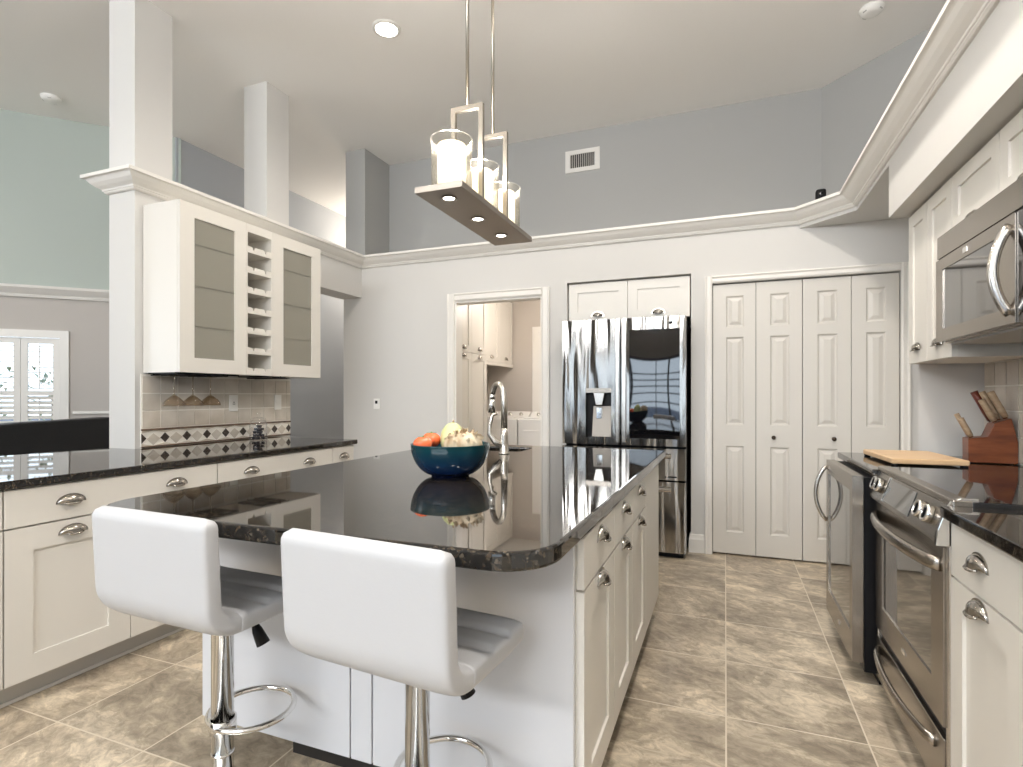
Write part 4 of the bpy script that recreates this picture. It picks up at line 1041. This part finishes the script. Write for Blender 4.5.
# cutting board, knife block and knives on the far corner
t = thing('cutting_board', 'pale wooden cutting board lying on the black corner worktop', 'cutting board', (0.805, 3.045, ZR), math.radians(3))
MB().box(-0.140, -0.215, 0.008, 0.140, 0.215, 0.032, bev=0.005).build('board', M['maple'], t)
for x in (-0.125, 0.125):
    for y in (-0.20, 0.20): MB().lathe([(0, 0), (0.014, 0), (0.014, 0.008), (0, 0.008)], 14, (x, y, 0)).build('foot', M['black'], t)
KX, KY = 1.028, 3.105
t = thing('knife_block', 'reddish brown wooden knife block on the corner worktop by the tiles', 'knife block', (KX, KY, ZR), -0.10)
MB().prism([(0, 0.004), (0.172, 0.004), (0.172, 0.10), (0.150, 0.205), (0.090, 0.180), (0.068, 0.120), (0, 0.112)], -0.05, 0.05, 'y', bev=0.003).build('block', M['wood'], t)
for x in (0.02, 0.15): MB().box(x - 0.01, -0.04, 0, x + 0.01, 0.04, 0.0045).build('foot', M['black'], t)
R15 = Matrix.Rotation(-0.10, 4, 'Z')
def knife(x, y, z, L_, r, m_, label):
    o = Vector((KX, KY, ZR)) + R15 @ Vector((x, y, z))
    k = thing('kitchen_knife', label, 'knife', o, -0.10, 'knives in the knife block')
    d = Vector((-0.42, 0, 0.91)).normalized()
    MB().tube([d * 0.006, d * (L_ * 0.3), d * (L_ * 0.7), d * L_], [r * 0.9, r * 1.05, r, r * 1.08], 10, ry=r * 1.25).build('handle', m_, k)
    MB().tube([d * 0.0005, d * 0.012], r * 0.75, 10).build('bolster', M['chrome'], k)
for args in ((0.016, -0.026, 0.1145, 0.095, 0.012, M['handlewood'], 'short wooden-handled knife lowest in the knife block'),
             (0.020, 0.020, 0.1155, 0.115, 0.010, M['handlewood'], 'slim wooden-handled knife standing beside the lowest knife'),
             (0.098, -0.024, 0.1865, 0.110, 0.013, M['handlewood'], 'pale wooden-handled knife in the middle front of the block'),
             (0.098, 0.020, 0.1865, 0.150, 0.014, M['redwood'], 'dark red wooden-handled knife standing tallest in the block'),
             (0.118, 0.0, 0.195, 0.140, 0.012, M['handlewood'], 'tall wooden-handled knife between dark red handle and block edge'),
             (0.138, -0.02, 0.2035, 0.130, 0.014, M['handlewood'], 'thick wooden-handled knife nearest the wall tiles')):
    knife(*args)
# tile backsplash on the right wall
rb = MB(); rb.box(RW - 0.006, 0.6, ZR + 0.0005, RW - 0.0005, 3.398, 1.366, 2)
for r in range(4):
    z0, z1 = ZR + 0.005 + r * 0.115, ZR + 0.005 + (r + 1) * 0.115
    y = 3.395; k = 0
    while y > 1.2:
        rb.box(RW - 0.0105, y - 0.115 + g, z0 + g, RW - 0.004, y - g, z1 - g, 1 if (k + r * 2) % 3 else 0); y -= 0.115; k += 1
struct(rb.build('wall_right_backsplash', [M['tile'], M['tile2'], M['grout']]))

# upper cabinets on the right (face -X)
XQ = 0.885
def upper(y1, y0, z0, doors, hz, label, dep=RW - XQ - 0.022):
    t = thing('wall_cabinet', label, 'cabinet', (XQ + 0.02, y1, 0), -PI / 2, 'wall cabinets beside the microwave')
    W = y1 - y0; MB().box(0.001, 0, z0, W - 0.001, dep, 2.128).build('body', M['cab'], t)
    for a, c in doors:
        d = shaker(y1 - a + 0.002, y1 - c - 0.002, z0 + 0.002, 2.120, 0.062).build('door', M['cab'], t)
        cup(y1 - (a + c) / 2 , hz, -0.02, 0.045).build('handle', M['nickel'], d)
upper(3.392, 2.812, 1.366, [(3.392, 3.115), (3.115, 2.812)], 1.43, 'white two-door wall cabinet between the pantry and the microwave')
upper(2.810, 2.000, 1.872, [(2.810, 2.385), (2.385, 2.000)], 1.876, 'short white two-door wall cabinet above the microwave')
upper(1.998, 1.40, 1.366, [(1.998, 1.70), (1.70, 1.40)], 1.43, 'white wall cabinet on the near side of the microwave')
# microwave
MY1, MY0 = 2.815, 2.003; MW = MY1 - MY0
t = thing('microwave', 'stainless over-range microwave with curved vertical handle', 'microwave', (0.835, MY1, 0), -PI / 2)
MB().box(0.002, 0.028, 1.424, MW - 0.002, RW - 0.84 - 0.012, 1.868).build('body', M['slate'], t)
MB().box(0, 0.0, 1.776, MW, 0.027, 1.868, bev=0.002).build('vent_strip', M['slate'], t)
MB().box(0.002, 0.006, 1.769, MW - 0.002, 0.026, 1.776).build('vent_gap', M['black'], t)
dw = MW - 0.132
d = MB().slab([0, 0.075, dw - 0.11, dw], [1.430, 1.480, 1.722, 1.769], {(1, 1)}, -0.004, 0.027).build('door', M['slate'], t)
MB().box(0.073, 0.0, 1.478, dw - 0.108, 0.012, 1.724).build('door_window', M['ovenglass'], d)
hp = [(dw - 0.030, -0.004, 1.735)] + [(dw - 0.030, -0.004 - 0.044 * math.sin(PI * i / 18) ** 0.75, 1.735 - 0.275 * i / 18) for i in range(1, 18)] + [(dw - 0.030, -0.004, 1.46)]
MB().tube(hp, 0.011, 12, ry=0.016).build('door_handle', M['steel'], d)
MB().box(dw * 0.42, -0.0065, 1.737, dw * 0.42 + 0.035, -0.004, 1.757, bev=0.001, seg=1).build('door_emblem', M['chrome'], d)
MB().box(dw + 0.003, 0.0, 1.430, MW, 0.027, 1.769, bev=0.001, seg=1).build('control_panel', M['blackgloss'], t)
MB().box(0.03, 0.04, 1.416, MW - 0.03, 0.32, 1.424).build('underside_grille', M['toe'], t)

# ------------------------------------------------------------------ laundry room seen through the doorway
struct(MB().box(-3.07, YB + 0.121, 0, -2.95, 6.72, 2.44).build('wall_laundry_left', M['laundry']))
struct(MB().box(-1.30, 5.37, 0, -1.20, 6.72, 2.44).build('wall_laundry_right', M['laundry']))
struct(MB().box(-3.07, 6.72, 0, -1.20, 6.82, 2.44).build('wall_laundry_back', M['laundry']))
struct(MB().box(-3.07, YB + 0.121, 2.44, -1.20, 6.82, 2.47).build('ceiling_laundry', M['ceiling']))
t = thing('tall_cabinet', 'tall white four-door storage cabinet inside the laundry doorway', 'cabinet', (-2.38, 4.60, 0), PI / 2)
MB().box(0, 0, 0.10, 0.74, 0.565, 2.40).build('body', M['cab'], t); MB().box(0.0, 0.06, 0, 0.74, 0.56, 0.10).build('toe_board', M['toe'], t)
for a, c in ((0.003, 0.367), (0.371, 0.737)):
    for z0, z1, hz in ((0.105, 1.628, 1.585), (1.633, 2.395, 1.665)):
        d = shaker(a, c, z0, z1, 0.065).build('door', M['cab'], t); cup((a + c) / 2, hz, -0.02, 0.04).build('handle', M['nickel'], d)
t = thing('wall_cabinet', 'white two-door wall cabinet hung above the laundry machines', 'cabinet', (-2.62, 5.345, 0), PI / 2)
MB().box(0, 0, 1.595, 1.37, 0.325, 2.42).build('body', M['cab'], t)
MB().box(0, -0.03, 1.57, 1.37, 0.0, 1.61).build('bottom_rail', M['cab'], t)
for a, c in ((0.003, 0.455), (0.459, 0.91), (0.914, 1.367)):
    d = shaker(a, c, 1.615, 2.415, 0.06).build('door', M['cab'], t); cup((a + c) / 2, 1.655, -0.02, 0.04).build('handle', M['nickel'], d)
def washer(x, label):
    t = thing('washing_machine', label, 'washing machine', (x, 6.05, 0), 0, 'laundry machines')
    MB().box(-0.31, 0, 0.03, 0.31, 0.62, 0.93, bev=0.012).build('cabinet', M['whiteapp'], t)
    MB().box(-0.29, 0.03, 0, 0.29, 0.58, 0.03).build('plinth', M['toe'], t)
    MB().prism([(0.40, 0.93), (0.62, 0.93), (0.62, 1.0), (0.52, 1.0)], -0.31, 0.31, 'x', bev=0.006).build('control_panel', M['whiteapp'], t)
    MB().box(-0.26, 0.04, 0.93, 0.26, 0.38, 0.945, bev=0.005).build('lid', M['whiteapp'], t)
    MB().box(-0.24, -0.006, 0.30, 0.24, 0.0, 0.80, bev=0.004).build('front_panel', M['whiteapp'], t)
    for kx in (-0.2, 0.05, 0.2): MB().lathe([(0, 0.02), (0.022, 0.02), (0.026, 0)], 16, T=Matrix.Translation((kx, 0.455, 0.962)) @ Matrix.Rotation(math.radians(58), 4, 'X')).build('dial', M['chrome'], t)
washer(-2.60, 'white washing machine under the laundry wall cabinet'); washer(-1.965, 'white laundry machine nearer the white laundry door')
d = sempty('door_3', (-1.98, 6.72, 0))
MB().slab([-0.34, -0.27, 0.27, 0.34], [0, 0.001, 2.02, 2.09], {(1, 1)}, -0.02, -0.0005).build('door_casing', M['trim'], d)
MB().slab([-0.27, -0.17, 0.17, 0.27], [0.005, 0.2, 0.9, 1.05, 1.85, 2.015], {(1, 1), (1, 3)}, -0.03, -0.001).box(-0.17, -0.022, 0.2, 0.17, -0.004, 1.85).build('door_slab', M['trim'], d)

# ------------------------------------------------------------------ dining room sofa and shrubs outside its window
t = thing('sofa', 'black leather sofa back seen over the bar worktop in the dining room', 'sofa', (-4.85, 1.2, 0), 0)
MB().box(-0.56, -0.7, 0.08, 0.0, 1.68, 0.42, bev=0.03).build('base', M['sofa'], t)
MB().prism(rounded([(-0.72, 0.40, 0.02), (-0.72, 0.985, 0.03), (1.15, 0.995, 0.03), (1.25, 1.002, 0.02), (1.94, 1.022, 0.04), (1.94, 0.40, 0.02)], 5), -0.16, 0.0, 'x', bev=0.015).build('backrest', M['sofa'], t)
MB().box(-0.56, -0.92, 0.08, 0.0, -0.72, 0.66, bev=0.05, seg=4).build('armrest', M['sofa'], t)
for y0, y1 in ((-0.69, 0.48), (0.49, 1.66)): MB().box(-0.57, y0, 0.42, -0.165, y1, 0.56, bev=0.04, seg=4).build('seat_cushion', M['sofa'], t)
for x in (-0.5, -0.06):
    for y in (-0.8, 1.6): MB().box(x - 0.025, y - 0.025, 0, x + 0.025, y + 0.025, 0.08).build('foot', M['black'], t)
def shrub(loc, r, h, label, n=240):
    t = thing('garden_shrub', label, 'shrub', loc, 0, 'shrubs outside the dining window')
    lf = MB()
    for i in range(n):
        a, p, q = random.uniform(0, 2 * PI), random.uniform(0.1, 1.0), random.random() ** 0.4
        c = Vector((r * q * math.cos(a), r * q * math.sin(a), h * p)); s_ = random.uniform(0.03, 0.06)
        T = Matrix.Translation(c) @ Matrix.Rotation(random.uniform(0, 6), 4, 'Z') @ Matrix.Rotation(random.uniform(-1, 1), 4, 'X')
        lf.add([(0, -s_, 0), (s_ * 0.45, 0, 0.012), (0, s_, 0), (-s_ * 0.45, 0, 0.012)], [(0, 1, 2, 3)], T=T)
    lf.build('foliage', M['leaf'], t); MB().tube([(0, 0, 0), (0, 0, h * 0.8)], 0.03, 8).build('stem', M['handlewood'], t)
shrub((-7.6, 4.2, -0.2), 0.55, 1.75, 'leafy green shrub outside the shuttered dining window')
shrub((-6.6, 5.3, -0.2), 0.5, 1.6, 'leafy green shrub behind the shutter panel nearer the column')
